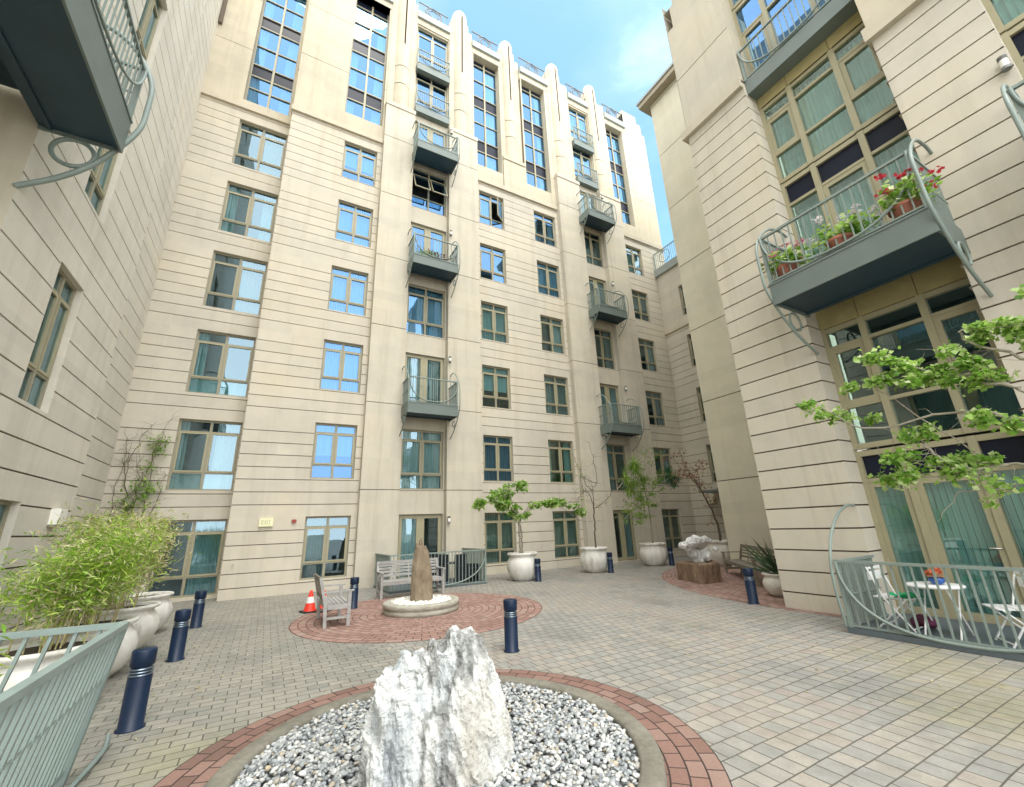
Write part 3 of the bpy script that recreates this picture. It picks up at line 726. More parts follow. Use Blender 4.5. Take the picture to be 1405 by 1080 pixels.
# --- upper storeys
UJ = [20.15, 23.05]
TOP = 25.30
def upper(a, b, fr, holes, jd=.42, z0=CZ + .22): mb = MB(); facade(mb, fr, a, b, z0, TOP, holes, UJ, .022, .015, jd); return mb
mb = upper(-3.9, -.95, fr_back(Y0), [(-2.66, -1.1, 17.55, 25.05)]); bpart(mb, 'upper_wall', [M['upper'], M['joint']])
window(bb, ('back', Y0 + .24), -2.66, 17.55, 1.56, 7.5, 'strip_low', 'sides', 'cur_white', 'pane_high', 0, 'tall_window', org=BO)
mb = upper(-.95, 2.45, fr_back(YB - .03), [(.86, 2.36, 18.0, 25.5 - .2)]); mb.quad((-.95, YB - .03, CZ), (-.95, Y0, CZ), (-.95, Y0, TOP), (-.95, YB - .03, TOP)); bpart(mb, 'upper_wall', [M['upper'], M['joint']])
window(bb, ('back', YB + .18), .86, 18.0, 1.5, 7.46, 'strip_closed', 'sides', 'cur_white', 'pane_high', 1, 'tall_window', org=BO)
for a, b, ha, hb in ((6.55, 8.16, 6.64, 8.12), (9.45, 11.27, 9.52, 11.02), (15.50, 17.20, 15.52, 16.92)):
    mb = MB(); facade(mb, fr_back(YB - .03), a, b, CZ + .22, TOP, [(ha, hb, 18.05, TOP - .02)], (), jd=.36); bpart(mb, 'upper_wall', [M['upper'], M['joint']])
    window(bb, ('back', YB + .16), ha, 18.05, hb - ha, 7.3 - .05, 'strip_closed', rs.choice(['sides', 'right']), 'cur_white', 'pane_high', 1, 'tall_window', org=BO)
# end block with stepped parapet
mb = MB(); facade(mb, fr_back(YB - .04), 17.20, 18.98, CZ + .22, 25.95, (), [20.25, 23.2, 26.1], .022, .015)
for a, b, z0, z1 in ((17.20, 18.75, 25.95, 26.75), (17.20, 18.40, 26.75, 27.30)): mb.box(a, YB - .04, z0, b, YB + .5, z1)
mb.quad((17.20, YB - .04, CZ), (17.20, YB + .5, CZ), (17.20, YB + .5, 27.0), (17.20, YB - .04, 27.0)); mb.quad((18.98, YB - .04, CZ), (18.98, YB + 6, CZ), (18.98, YB + 6, 25.95), (18.98, YB - .04, 25.95))
mb.quad((17.2, YB - .04, 25.95), (18.98, YB - .04, 25.95), (18.98, YB + 6, 25.95), (17.2, YB + 6, 25.95))
bpart(mb, 'end_block', [M['upper'], M['joint']])
# eaves, gutters and roof railings between the columns
SP = [(-3.9, -.95, Y0), (-.95, 2.45, YB), (3.66, 5.32, YB), (6.55, 8.18, YB), (9.43, 11.27, YB), (12.70, 14.19, YB), (15.50, 17.20, YB)]
for a, b, y in SP:
    mb = MB(); mb.box(a, y - .05, TOP, b, y + .5, TOP + .36); bpart(mb, 'eaves_beam', M['upper'])
    mb = MB(); mb.box(a, y - .16, TOP + .36, b, y + .5, TOP + .76); bpart(mb, 'gutter', M['gutter'])
for a, b, y in SP[1:]:
    mb = MB(); z = TOP + .76; w = b - a - .1; cx = (a + b) / 2; yy = y + .05
    for zz in (z + .12, z + .95): mb.box(a + .05, yy - .022, zz - .022, b - .05, yy + .022, zz + .022)
    n = int(w / .17)
    for i in range(n + 1): x = a + .05 + w * i / n; mb.box(x - .010, yy - .010, z, x + .010, yy + .010, z + .95)
    mb.tube([(cx + .40 * math.cos(t), yy - .02, z + .53 + .40 * math.sin(t)) for t in (2 * PI * i / 24 for i in range(24))], .032, 6, closed=True)
    mb.tube([(cx + .25 * math.cos(t), yy - .02, z + .53 + .25 * math.sin(t)) for t in (2 * PI * i / 24 for i in range(24))], .024, 6, closed=True)
    bpart(mb, 'roof_railing', M['lamp'])
mb = MB(); mb.box(-3.9, YB + .5, TOP + .3, 17.2, YB + 8, TOP + .62); bpart(mb, 'roof', M['gutter'])
# round-topped columns on their backing piers
for cx, a, b, yb, zb in ((3.07, 2.45, 3.66, 14.46, 19.30), (5.92, 5.32, 6.55, 14.46, 19.30), (8.77, 8.18, 9.43, 14.46, CZ + .22), (11.80, 11.27, 12.70, 14.46, 19.30), (14.60, 14.19, 15.50, 14.46, 19.30)):
    mb = MB(); z1 = 27.15; mid_ = zb < 18
    if mid_: yb = 14.62
    mb.box(a, yb, zb if zb > 18 else zb, b, YB + .55, 26.55); mb.box(cx - .46, yb + .06, 26.55, cx + .46, YB + .5, z1)
    if zb < 18:
        mb.box(a - .02, 14.385, 18.98, b + .02, yb - .002, 19.16); mb.box(a, 14.43, zb, b, yb - .002, 18.98)
    bk = bpart(mb, 'column_backing', M['upper'])
    m2 = MB(); r0 = .40; yc = yb + (.205 if mid_ else .195); zlo = 19.16 if zb < 18 else 19.30
    ths = [PI + PI * i / 20 for i in range(21)]; sa, sb = 1.5 * PI - .085, 1.5 * PI + .085
    ths = sorted([t for t in ths if abs(t - 1.5 * PI) > .09] + [sa, sb])
    zs = sorted([zlo, 20.62, 20.66, 21.70, 21.74, 23.15, 27.25] + [27.35 + .55 * math.sin(q * PI / 12) for q in range(0, 7)])
    def rad(z):
        if abs(z - 20.64) < .03 or abs(z - 21.72) < .03: return r0
        if z > 27.35: return r0 * max(.05, math.sqrt(max(0, 1 - ((z - 27.35) / .56) ** 2)))
        return r0
    for i in range(len(zs) - 1):
        za, zb_ = zs[i], zs[i + 1]; ra, rb_ = rad(za), rad(zb_)
        band = abs(za - 20.62) < .005 or abs(za - 21.70) < .005
        if band: ra = rb_ = r0 - .022
        for k in range(len(ths) - 1):
            t0, t1 = ths[k], ths[k + 1]
            slot = (t0 == sa) and za >= 23.14 and zb_ <= 27.26
            if slot: ra2 = rb2 = r0 - .16
            else: ra2, rb2 = ra, rb_
            P_ = lambda t, rr, z: (cx + rr * math.cos(t), yc + rr * math.sin(t) * 1.0, z)
            m2.quad(P_(t0, ra2, za), P_(t1, ra2, za), P_(t1, rb2, zb_), P_(t0, rb2, zb_), 1 if (slot or band) else 0, not slot)
            if slot:
                for t in (t0, t1): m2.quad(P_(t, r0, za), P_(t, r0 - .16, za), P_(t, r0 - .16, zb_), P_(t, r0, zb_), 1)
    bpart(m2, 'column', [M['upper'], M['joint']])
mb = MB(); mb.box(-3.88, Y0 - .13, 20.75, -3.77, Y0 - .02, 25.7); bpart(mb, 'downpipe', M['brown'])
# ================================================================== LEFT BUILDING
lb = thing('apartment_building', 'grey-cream grooved building on the left with the overhead steel balcony', 'building', (-3.6, 8.0, 0))
LO = Vector((-3.6, 8.0, 0))
GL = [4.93 + .4575 * n for n in range(-10, 50)]
XN, XF = -3.35, -3.90
holes = [(8.5, 9.5, 3.63 + 3.66 * k, 5.90 + 3.66 * k) for k in range(6)] + [(8.5, 9.5, 0.06, 2.23)]
mb = MB(); facade(mb, fr_left(XN), 6.94, 11.58, 0, 27, holes, GL, .027, .03, .26)
mb.quad((XN, 6.94, 0), (XN - .75, 6.94, 0), (XN - .75, 6.94, 27), (XN, 6.94, 27), 2)  # jamb in yellower stucco: light bounced under the balcony put into its colour
mb.quad((XN, 11.58, 0), (XF, 11.58, 0), (XF, 11.58, 27), (XN, 11.58, 27))
mb.build('grooved_wall', [M['wall_left'], M['joint'], M['upper']], lb, LO)
for i, (a, b, c, d) in enumerate(holes):
    window(lb, ('left', XN), a, c, b - a, d - c, 'std', ['right', 'full', 'sides'][i % 3], 'cur_teal', 'pane', i, org=LO)
mb = MB(); facade(mb, fr_left(XF), 11.58, 15.6, 0, 27, (), GL, .026, .028); mb.build('set_back_wall', [M['wall_left'], M['joint']], lb, LO)
mb = MB()
hl = [(3.6, 6.6, 7.70, 9.95), (3.6, 6.6, 4.05, 6.3)]
facade(mb, fr_left(XN - .62), -4.0, 6.94, 0, 27, hl, (), jd=.2); mb.build('recess_wall', [M['wall_left'], M['joint']], lb, LO)
for h in hl: window(lb, ('left', XN - .62), h[0], h[2], h[1] - h[0], h[3] - h[2], 'door', 'full', 'cur_white', 'pane', 1, 'balcony_door', org=LO)
balcony(lb, Vector((XN, 5.06, 7.60)) - LO, PI / 2, 3.72, .88, 1.02, .60, 1.65, -1.55, .036, .22, inset=.6, br=(False, True))
# ================================================================== RIGHT BUILDING
rb = thing('apartment_building', 'cream building on the right with grooved piers and a flower balcony', 'building', (9.0, 2.0, 0))
RO = Vector((9.0, 2.0, 0))
GR = [1.0 + .3625 * n for n in range(-2, 60)]
XR, XG = 8.45, 8.92
def fr_r(X): return lambda u, v, w: (X - w, u, v)
mb = MB(); facade(mb, fr_r(XR), 3.60, 5.12, 0, 11.03, (), GR, .026, .03)
def fr_jamb(y): return lambda u, v, w: (u, y - w, v)
facade(mb, fr_jamb(3.60), XR, XG + .1, 0, 11.03, (), GR, .026, .03)
mb.quad((XR, 5.12, 0), (13.6, 5.12, 0), (13.6, 5.12, 16), (XR, 5.12, 16))
mb.build('grooved_pier', [M['pier'], M['joint']], rb, RO)
mb = MB(); mb.box(XR - .11, 3.60, 11.03, XR + .4, 5.24, 11.27); mb.build('cornice', M['trim'], rb, RO)
mb = MB()
facade(mb, fr_r(XR - .02), 3.60, 5.10, 11.27, 14.87, (), [13.0], .024, .02)
for a, z0, z1 in ((4.89, 14.87, 15.62), (4.78, 15.62, 19.0)):
    facade(mb, fr_r(XR - .02), 3.60, a, z0, z1, (), [15.9], .024, .02)
    mb.quad((XR, a, z0), (13.6, a, z0), (13.6, a, z1), (XR, a, z1)); mb.quad((XR - .02, a, z0), (13.6, a, z0), (13.6, 5.12, z0), (XR - .02, 5.10, z0))
mb.quad((XR - .02, 3.6, 11.2), (XG + .2, 3.6, 11.2), (XG + .2, 3.6, 19), (XR - .02, 3.6, 19), 2)
mb.build('upper_pier', [M['pier'], M['joint'], M['upper']], rb, RO)
mb = MB(); facade(mb, fr_r(XR), 0.28, 1.46, 0, 9.58, (), GR, .026, .03)
for y in (.28, 1.46): facade(mb, fr_jamb(y), XR, XG + .1, 0, 9.58, (), GR, .026, .03)
mb.build('grooved_pier', [M['wall'], M['joint']], rb, RO)
mb = MB(); mb.box(XR - .11, .20, 9.58, XR + .42, 1.52, 9.86); mb.box(XR - .02, .28, 9.86, XR + .5, 1.46, 19); mb.box(XR - .05, .28, 9.92, XR + .1, .9, 19); mb.build('cornice', M['trim'], rb, RO)
mb = MB(); facade(mb, fr_r(XR), -4.0, -1.6, 0, 19, (), GR, .026, .03); mb.build('grooved_pier', [M['wall'], M['joint']], rb, RO)
# wall of glass between the piers: each storey is one framed window
def gwall(y0, y1, z0, z1, cols, rows, name, pane='pane_teal', cur=None, curm='cur_teal', sashes=(), ct=.3, door=None, dark=()):
    """y1 is the viewer's left; cols are fractions from the left; rows are heights above z0"""
    w = y1 - y0; h = z1 - z0; f = MB(); p = MB(); F = .07
    xs = [0] + [c * w for c in cols] + [w]
    zs = [0] + list(rows) + [h]
    for i, x in enumerate(xs):
        t = .10 if 0 < i < len(xs) - 1 else .07
        a, b = (x - t / 2, x + t / 2) if 0 < i < len(xs) - 1 else ((x, x + t) if i == 0 else (x - t, x))
        wbox(f, a, 0, b, h, -.03, .10)
    rnd = random.Random(int(z0 * 10))
    for j, z in enumerate(zs):
        a, b = (z - .03, z + .03) if 0 < j < len(zs) - 1 else ((z, z + .09) if j == 0 else (z - .09, z))
        for i in range(len(xs) - 1):
            l = xs[i] + (.05 if i else .07); r_ = xs[i + 1] - (.05 if i < len(xs) - 2 else .07)
            wbox(f, l, a, r_, b, -.01, .09)
    for i in range(len(xs) - 1):
        for j in range(len(zs) - 1):
            l = xs[i] + .04; r_ = xs[i + 1] - .04; a = zs[j] + .03; b = zs[j + 1] - .03
            if (i, j) in sashes:
                for q in ((l, a, l + .09, b), (r_ - .09, a, r_, b), (l + .09, a, r_ - .09, a + .09), (l + .09, b - .09, r_ - .09, b)): wbox(f, *q, .0, .075, 1)
            o = [rnd.uniform(-.004, .004) for _ in range(3)]
            p.quad((l, .045 + o[0], a), (r_, .045 + o[1], a), (r_, .045 + o[1] + o[2], b), (l, .045 + o[0] + o[2], b), 1 if j in dark else 0)
    if door:
        x = door * w
        f.tube([(x, -.03, 1.0), (x, -.09, 1.0), (x - .12, -.09, 1.0)], .013, 6, 2); f.lathe([(.028, -.01), (.028, .01)], 0, 0, 12, 2)
    loc = Vector((XG, y1, z0)) - RO
    fo = f.build(name, [M['frame_light'], M['frame_light'], M['brass']], rb, None, loc, -PI / 2)
    p.build('pane', [M[pane], M['spandrel']], fo)
    if cur: curtain_mesh(cur, w, h, int(z0)).build('curtain', M[curm], fo)
    rm = MB(); y_ = 3.0
    rm.quad((0, y_, 0), (w, y_, 0), (w, y_, h), (0, y_, h)); rm.quad((0, .5, 0), (0, y_, 0), (0, y_, h), (0, .5, h)); rm.quad((w, .5, 0), (w, y_, 0), (w, y_, h), (w, .5, h))
    rm.quad((0, .2, 0), (w, .2, 0), (w, y_, 0), (0, y_, 0)); rm.quad((0, .2, h), (w, .2, h), (w, y_, h), (0, y_, h)); rm.build('interior', M['room'], fo)
    return fo
Cc = (0.30, 0.69)
gwall(1.46, 3.60, .06, 2.62, Cc, (2.06,), 'patio_doors', 'pane_teal', 'vert', 'cur_blind', ((0, 0), (1, 0)), door=.66, dark=(1,))
gwall(1.46, 3.60, 2.66, 4.96, Cc, (.76, 1.90), 'loft_window', 'pane_teal', None, 'cur_teal', ((0, 1), (2, 1)))
gwall(1.46, 3.60, 5.52, 8.42, Cc, (2.34,), 'balcony_doors', 'pane_teal', 'full', 'cur_white', ((1, 0),), door=.36, dark=(1,))
gwall(1.46, 3.60, 8.46, 10.58, Cc, (.74, 1.72), 'loft_window', 'pane_teal', 'full', 'cur_white', ((0, 1), (2, 1)))
gwall(1.46, 3.60, 11.30, 13.9, Cc, (1.7,), 'balcony_doors', 'pane_high', None, 'cur_white', ((0, 0),))
gwall(1.46, 3.60, 13.95, 16.2, Cc, (.8,), 'loft_window', 'pane_high', 'full', 'cur_white')
gwall(-1.6, .28, .06, 2.62, (.5,), (2.06,), 'patio_doors', 'pane_teal', 'vert', 'cur_blind', dark=(1,))
gwall(-1.6, .28, 2.66, 4.96, (.5,), (.76, 1.90), 'loft_window')
gwall(-1.6, .28, 5.52, 8.42, (.5,), (2.34,), 'balcony_doors', 'pane_teal', 'full', 'cur_white', dark=(1,))
gwall(-1.6, .28, 8.46, 10.9, (.5,), (.74,), 'loft_window', 'pane_teal', 'full', 'cur_white')
for a, b in ((1.46, 3.60), (-1.6, .28)):
    for z0, z1 in ((4.96, 5.52), (10.58 if a > 0 else 10.9, 11.3)):
        w = b - a; mb = MB()
        for f0, f1 in ((0, .30), (.30, .69), (.69, 1)):
            mb.box(XG - .045, b - f0 * w - .006, z0, XG + .1, b - f1 * w + .006, z1)
        mb.box(XG - .03, a, z0, XG + .1, b, z1, 1)
        mb.build('soffit_panel', [M['soffit'], M['joint']], rb, RO)
balcony(rb, Vector((XR, 2.44, 5.52)) - RO, -PI / 2, 2.20, 1.12, .95, .40, 1.44, -1.12, .024, .17, inset=.47)
balcony(rb, Vector((XR, -.72, 5.52)) - RO, -PI / 2, 2.20, 1.12, .95, .40, 1.44, -1.12, .024, .17, inset=.47)
mb = MB(); mb.box(XR + .10, 1.47, 10.86, XR + .5, 3.59, 11.24); f = mb.build('railing_ledge', M['steel'], rb, RO)
railing_mesh(2.05, .05, .92, .11, .009, True, (False, False)).build('railing', M['rail'], f, None, Vector((XR + .16, 2.53, 11.24)) - RO, -PI / 2)
mb = MB(); mb.box(XR, -4, 18.9, 14, 5.1, 19.1); mb.build('roof', M['gutter'], rb, RO)
# ================================================================== PLAIN BLOCK + CORNER WING
pb = thing('apartment_building', 'plain sandy block with a dark overhanging eave, rising behind the wooden bench', 'building', (13.6, 7.5, 0))
PO = Vector((13.6, 7.5, 0))
mb = MB(); facade(mb, fr_r(13.6), 5.12, 9.76, 0, 20.25, (), [2.83 + 2.88 * n for n in range(0, 7)], .03, .025)
mb.quad((13.6, 9.76, 0), (22, 9.76, 0), (22, 9.76, 20.25), (13.6, 9.76, 20.25))
mb.build('plain_wall', [M['plainwing'], M['joint']], pb, PO)
mb = MB(); mb.box(13.22, 4.6, 20.25, 22, 10.12, 20.50, 0); mb.box(13.16, 4.6, 20.50, 22, 10.18, 20.62, 1); mb.build('eave', [M['eave'], M['gutter']], pb, PO)
cw = thing('apartment_building', 'low corner wing with grooved wall, slit windows and a railed roof terrace', 'building', (18.1, 12.5, 0))
WO = Vector((18.1, 12.5, 0))
XW = 18.08
holes = [(12.0, 13.22, HEAD[k] - 1.77, HEAD[k]) for k in range(1, 5)]
mb = MB(); facade(mb, fr_r(XW), 9.7, YB + .02, 0, 11.32, [h for h in holes if h[3] < 11.3], G, .022, .028)
facade(mb, fr_r(XW), 9.7, YB + .02, 11.50, 14.95, [holes[3]], ()); mb.build('grooved_wall', [M['wall'], M['joint']], cw, WO)
for i, (a, b, c, d) in enumerate(holes): window(cw, ('right', XW), b, c, b - a, d - c, 'std', 'sides', 'cur_grey', 'pane', i, org=WO)
mb = MB(); mb.box(XW - .08, 9.7, 11.32, XW + .2, YB + .02, 11.50); mb.build('cornice', M['trim'], cw, WO)
mb = MB(); mb.box(XW - .14, 9.7, 14.95, XW + .4, YB + .0, 15.40); mb.box(XW + .4, 9.7, 14.95, XW + 4, YB + 1, 15.3); mb.build('gutter', M['gutter'], cw, WO)
mb = MB(); railing_mesh(4.7, .02, 1.05, .13, .009, False, (False, False)); rm = railing_mesh(4.7, .02, 1.05, .13, .009, False, (True, True), depth_to=.05)
for q in (-1.6, 0, 1.6): rm.tube([(q + .36 * math.cos(t), -.05, .55 + .36 * math.sin(t)) for t in (2 * PI * i / 24 for i in range(24))], .018, 6, closed=True)
rm.build('roof_railing', M['rail'], cw, None, Vector((XW - .02, 12.1, 15.40)) - WO, -PI / 2)
mb = MB(); mb.box(XW - 1.0, 11.2, 2.72, XW, 13.25, 2.82); mb.beam((XW - .95, 12.4, 2.80), (XW, 12.4, 3.3), .03, .03); mb.build('door_canopy', M['steel'], cw, WO)
mb = MB(); mb.box(XW - .012, 11.3, 0.02, XW + .05, 12.5, 2.35); mb.build('entrance_door', M['room'], cw, WO)

# ================================================================== GROUND
def sheet_grid(mb, x0, y0, x1, y1, z, nx=1, ny=1):
    for i in range(nx):
        for j in range(ny):
            a, b = x0 + (x1 - x0) * i / nx, x0 + (x1 - x0) * (i + 1) / nx; c, d = y0 + (y1 - y0) * j / ny, y0 + (y1 - y0) * (j + 1) / ny
            mb.quad((a, c, z), (b, c, z), (b, d, z), (a, d, z))
mb = MB(); sheet_grid(mb, -150, -150, 150, 150, 0, 6, 6); tag(mb.build('ground', M['pavers']), kind='structure')
def annulus(mb, cx, cy, r0, r1, z, n=96, m=0):
    for i in range(n):
        a, b = 2 * PI * i / n, 2 * PI * (i + 1) / n
        mb.quad((cx + r0 * math.cos(a), cy + r0 * math.sin(a), z), (cx + r1 * math.cos(a), cy + r1 * math.sin(a), z), (cx + r1 * math.cos(b), cy + r1 * math.sin(b), z), (cx + r0 * math.cos(b), cy + r0 * math.sin(b), z), m)
C1 = (1.34, 3.60); C2 = (2.98, 9.34)
mb = MB(); annulus(mb, *C1, 1.50, 1.955, .004); tag(mb.build('paved_ring', M['red1']), kind='structure')
mb = MB(); annulus(mb, *C2, .5, 2.45, .004); tag(mb.build('paved_circle', M['red2']), kind='structure')
mb = MB(); annulus(mb, 15.36, 4.74, 2.0, 7.12, .004, 160); tag(mb.build('paved_corner', M['red3']), kind='structure')
mb = MB(); mb.lathe([(1.405, 0), (1.405, .05), (1.425, .062), (1.545, .062), (1.562, .05), (1.565, 0)], *C1, 96, 0, True, False)
kb = mb.build('kerb_ring', M['kerb']); tag(kb, 'round worn concrete kerb edging the pebble bed of the big white rock', 'kerb')
mb = MB(); annulus(mb, *C1, .01, 1.41, .012); tag(mb.build('gravel_base', M['bedbase']), kind='structure')

ICO = None
def ico_proto():
    global ICO
    if ICO: return ICO
    t = (1 + 5 ** .5) / 2
    vs = [Vector(v).normalized() for v in ((-1, t, 0), (1, t, 0), (-1, -t, 0), (1, -t, 0), (0, -1, t), (0, 1, t), (0, -1, -t), (0, 1, -t), (t, 0, -1), (t, 0, 1), (-t, 0, -1), (-t, 0, 1))]
    fs = [(0, 11, 5), (0, 5, 1), (0, 1, 7), (0, 7, 10), (0, 10, 11), (1, 5, 9), (5, 11, 4), (11, 10, 2), (10, 7, 6), (7, 1, 8), (3, 9, 4), (3, 4, 2), (3, 2, 6), (3, 6, 8), (3, 8, 9), (4, 9, 5), (2, 4, 11), (6, 2, 10), (8, 6, 7), (9, 8, 1)]
    cache = {}; nf = []
    def mid(a, b):
        k = (min(a, b), max(a, b))
        if k not in cache: vs.append(((vs[a] + vs[b]) / 2).normalized()); cache[k] = len(vs) - 1
        return cache[k]
    for a, b, c in fs:
        x, y, z = mid(a, b), mid(b, c), mid(c, a); nf += [(a, x, z), (b, y, x), (c, z, y), (x, y, z)]
    ICO = (vs, nf); return ICO
def pebbles(mb, cx, cy, r, n, z0, z1, s0, s1, rnd, skip=None):
    vs, fs = ico_proto(); k = 0
    while k < n:
        a = rnd.uniform(0, 2 * PI); q = r * math.sqrt(rnd.random()); x, y = cx + q * math.cos(a), cy + q * math.sin(a)
        if skip and skip(x, y): k += 1; continue
        s = rnd.uniform(s0, s1); sx, sy, sz = s * rnd.uniform(.9, 1.35), s * rnd.uniform(.7, 1.0), s * rnd.uniform(.45, .75)
        rot = Euler((rnd.uniform(-.5, .5), rnd.uniform(-.5, .5), rnd.uniform(0, 6.3))).to_matrix()
        z = rnd.uniform(z0, z1); ph = rnd.uniform(0, 9)
        out = []
        for v in vs:
            j = 1 + .13 * math.sin(3.1 * v.x + ph) * math.cos(2.7 * v.y + ph * 2) + .08 * math.sin(5 * v.z + ph)
            p = rot @ Vector((v.x * sx * j, v.y * sy * j, v.z * sz * j)); out.append((x + p.x, y + p.y, z + p.z))
        mb.mesh(out, fs, 0, True); k += 1
mb = MB(); rp = random.Random(5)
pebbles(mb, *C1, 1.395, 9600, .018, .05, .0125, .0235, rp)
tag(mb.build('pebble_bed', M['pebble']), 'grey and white pebbles filling the round bed at the foot of the big white rock', 'pebbles', kind='stuff')

# ================================================================== CAMERA, SKY, SUN
cam = bpy.data.cameras.new('camera'); co = bpy.data.objects.new('camera', cam); COL.objects.link(co)
cam.sensor_fit = 'HORIZONTAL'; cam.sensor_width = 36; cam.lens = 582.4945 / 1405 * 36; cam.clip_start = .05; cam.clip_end = 1000
def camrot(p=.3025, r=-.0385, a=.5140):
    Mm = Matrix(((1, 0, 0), (0, 0, -1), (0, 1, 0)))
    P = Matrix(((1, 0, 0), (0, math.cos(p), math.sin(p)), (0, -math.sin(p), math.cos(p))))
    Rr = Matrix(((math.cos(r), -math.sin(r), 0), (math.sin(r), math.cos(r), 0), (0, 0, 1)))
    Ra = Matrix(((math.cos(a), -math.sin(a), 0), (math.sin(a), math.cos(a), 0), (0, 0, 1)))
    return Rr @ P @ Mm @ Ra
q = camrot(); rt = Matrix((q[0], -q[1], -q[2])).transposed()
co.matrix_world = Matrix.Translation((0, 0, 1.6)) @ rt.to_4x4()
sc.camera = co
EL, AZ = R(64), R(181)
w = bpy.data.worlds.new('World'); sc.world = w; w.use_nodes = True; nt = w.node_tree; nt.nodes.clear()
out = N(nt, 'ShaderNodeOutputWorld')
sky = N(nt, 'ShaderNodeTexSky'); sky.sky_type = 'NISHITA'; sky.sun_disc = False; sky.sun_elevation = EL; sky.sun_rotation = AZ; sky.air_density = 1.0; sky.dust_density = 2.0; sky.ozone_density = 0.6
bg = N(nt, 'ShaderNodeBackground'); bg.inputs['Strength'].default_value = 0.14; L(nt, mixc(nt, 1.0, sky.outputs[0], (0.86, 1.13, 1.0), 'MULTIPLY'), bg.inputs['Color'])
b2 = N(nt, 'ShaderNodeBackground'); b2.inputs['Strength'].default_value = 1.35; b2.inputs['Color'].default_value = (0.97, 0.985, 1.0, 1)
tc = N(nt, 'ShaderNodeTexCoord'); mp = N(nt, 'ShaderNodeMapping'); mp.inputs['Scale'].default_value = (1.0, 1.0, 2.2); mp.inputs['Location'].default_value = (3.3, 1.2, .4); L(nt, tc.outputs['Generated'], mp.inputs['Vector'])
cf = nz(nt, mp.outputs['Vector'], 1.7, 8, 0.55)
dt = N(nt, 'ShaderNodeVectorMath', operation='DOT_PRODUCT'); L(nt, tc.outputs['Generated'], dt.inputs[0]); dt.inputs[1].default_value = (0.405, 0.758, 0.511)
# unseen bright cloud added overhead and behind as fill light, thinning to blue ahead
cl = mth(nt, 'MULTIPLY', mth(nt, 'SUBTRACT', 0.90, dt.outputs['Value']), 1.5)
cf = mth(nt, 'ADD', mth(nt, 'MULTIPLY', mth(nt, 'SUBTRACT', cf, 0.5), 1.7), mth(nt, 'ADD', cl, 0.10))
cr = ramp(nt, cf, [(0.0, (0.0,) * 3), (0.14, (0.03,) * 3), (0.34, (0.20,) * 3), (0.9, (0.95,) * 3)])
mx = N(nt, 'ShaderNodeMixShader'); L(nt, cr, mx.inputs[0]); L(nt, bg.outputs[0], mx.inputs[1]); L(nt, b2.outputs[0], mx.inputs[2]); L(nt, mx.outputs[0], out.inputs['Surface'])
sun = bpy.data.lights.new('sun', 'SUN'); sun.energy = 0.55; sun.angle = R(18); sun.color = (1.0, 0.95, 0.86)
so = bpy.data.objects.new('sun', sun); COL.objects.link(so)
sd = Vector((math.sin(AZ) * math.cos(EL), math.cos(AZ) * math.cos(EL), math.sin(EL)))
so.rotation_euler = sd.to_track_quat('Z', 'Y').to_euler(); so.location = (0, -5, 30)
vs_ = sc.view_settings; vs_.view_transform = 'Standard'; vs_.look = 'None'; vs_.gamma = 1.0; vs_.exposure = 1.54; vs_.use_curve_mapping = False
sc.render.film_transparent = False
# ================================================================== STREET FURNITURE AND STONES
def remesh(mb, vox, disp=(), smooth=True, shear=0.0):
    me = bpy.data.meshes.new('tmp'); me.from_pydata(mb.v, [], mb.f); me.update()
    ob = bpy.data.objects.new('tmp', me); COL.objects.link(ob)
    md = ob.modifiers.new('r', 'REMESH'); md.mode = 'VOXEL'; md.voxel_size = vox; md.use_smooth_shade = smooth
    dg = bpy.context.evaluated_depsgraph_get(); dg.update()
    ev = bpy.data.meshes.new_from_object(ob.evaluated_get(dg))
    bpy.data.objects.remove(ob); bpy.data.meshes.remove(me)
    ev.update()
    for amp, sc_, zst, kind, seed in disp:
        nrm = [v.normal.copy() for v in ev.vertices]
        for v, n in zip(ev.vertices, nrm):
            p = Vector(((v.co.x - shear * v.co.z) * sc_ + seed, v.co.y * sc_, v.co.z * sc_ * zst))
            if kind == 'ridge': h = .45 - 2.0 * abs(noise.fractal(p, 1.0, 2.0, 4))
            else: h = noise.fractal(p, 1.0, 2.0, 5)
            v.co += n * amp * h
        ev.update()
    return ev
def ball(mb, x, y, z, rx, ry, rz, rot=0.0):
    vs, fs = ico_proto(); c, s = math.cos(rot), math.sin(rot)
    mb.mesh([(x + v.x * rx * c - v.y * ry * s, y + v.x * rx * s + v.y * ry * c, z + v.z * rz) for v in vs], fs)
def mesh_obj(me, name, mats, parent=None, loc=None, shift=(0, 0, 0), smooth=True):
    me.materials.clear()
    for q in (mats if isinstance(mats, (list, tuple)) else [mats]): me.materials.append(q)
    if any(shift):
        me.transform(Matrix.Translation(Vector(shift)))
    for p in me.polygons: p.use_smooth = smooth
    me.name = name
    return link(name, me, parent, loc)
def stack(mb, rings, n=18, seed=0):
    """closed skin over rings (cx, cy, rx, ry, z)"""
    rnd = random.Random(seed); vs = []; fs = []
    ph = [rnd.uniform(.88, 1.12) for _ in range(n)]
    for cx, cy, rx, ry, z in rings:
        vs += [(cx + rx * math.cos(2 * PI * j / n) * ph[j], cy + ry * math.sin(2 * PI * j / n) * ph[j], z) for j in range(n)]
    for i in range(len(rings) - 1):
        for j in range(n): fs.append((i * n + j, i * n + (j + 1) % n, (i + 1) * n + (j + 1) % n, (i + 1) * n + j))
    fs.append(tuple(range(n))[::-1]); fs.append(tuple(range((len(rings) - 1) * n, len(rings) * n)))
    mb.mesh(vs, fs)
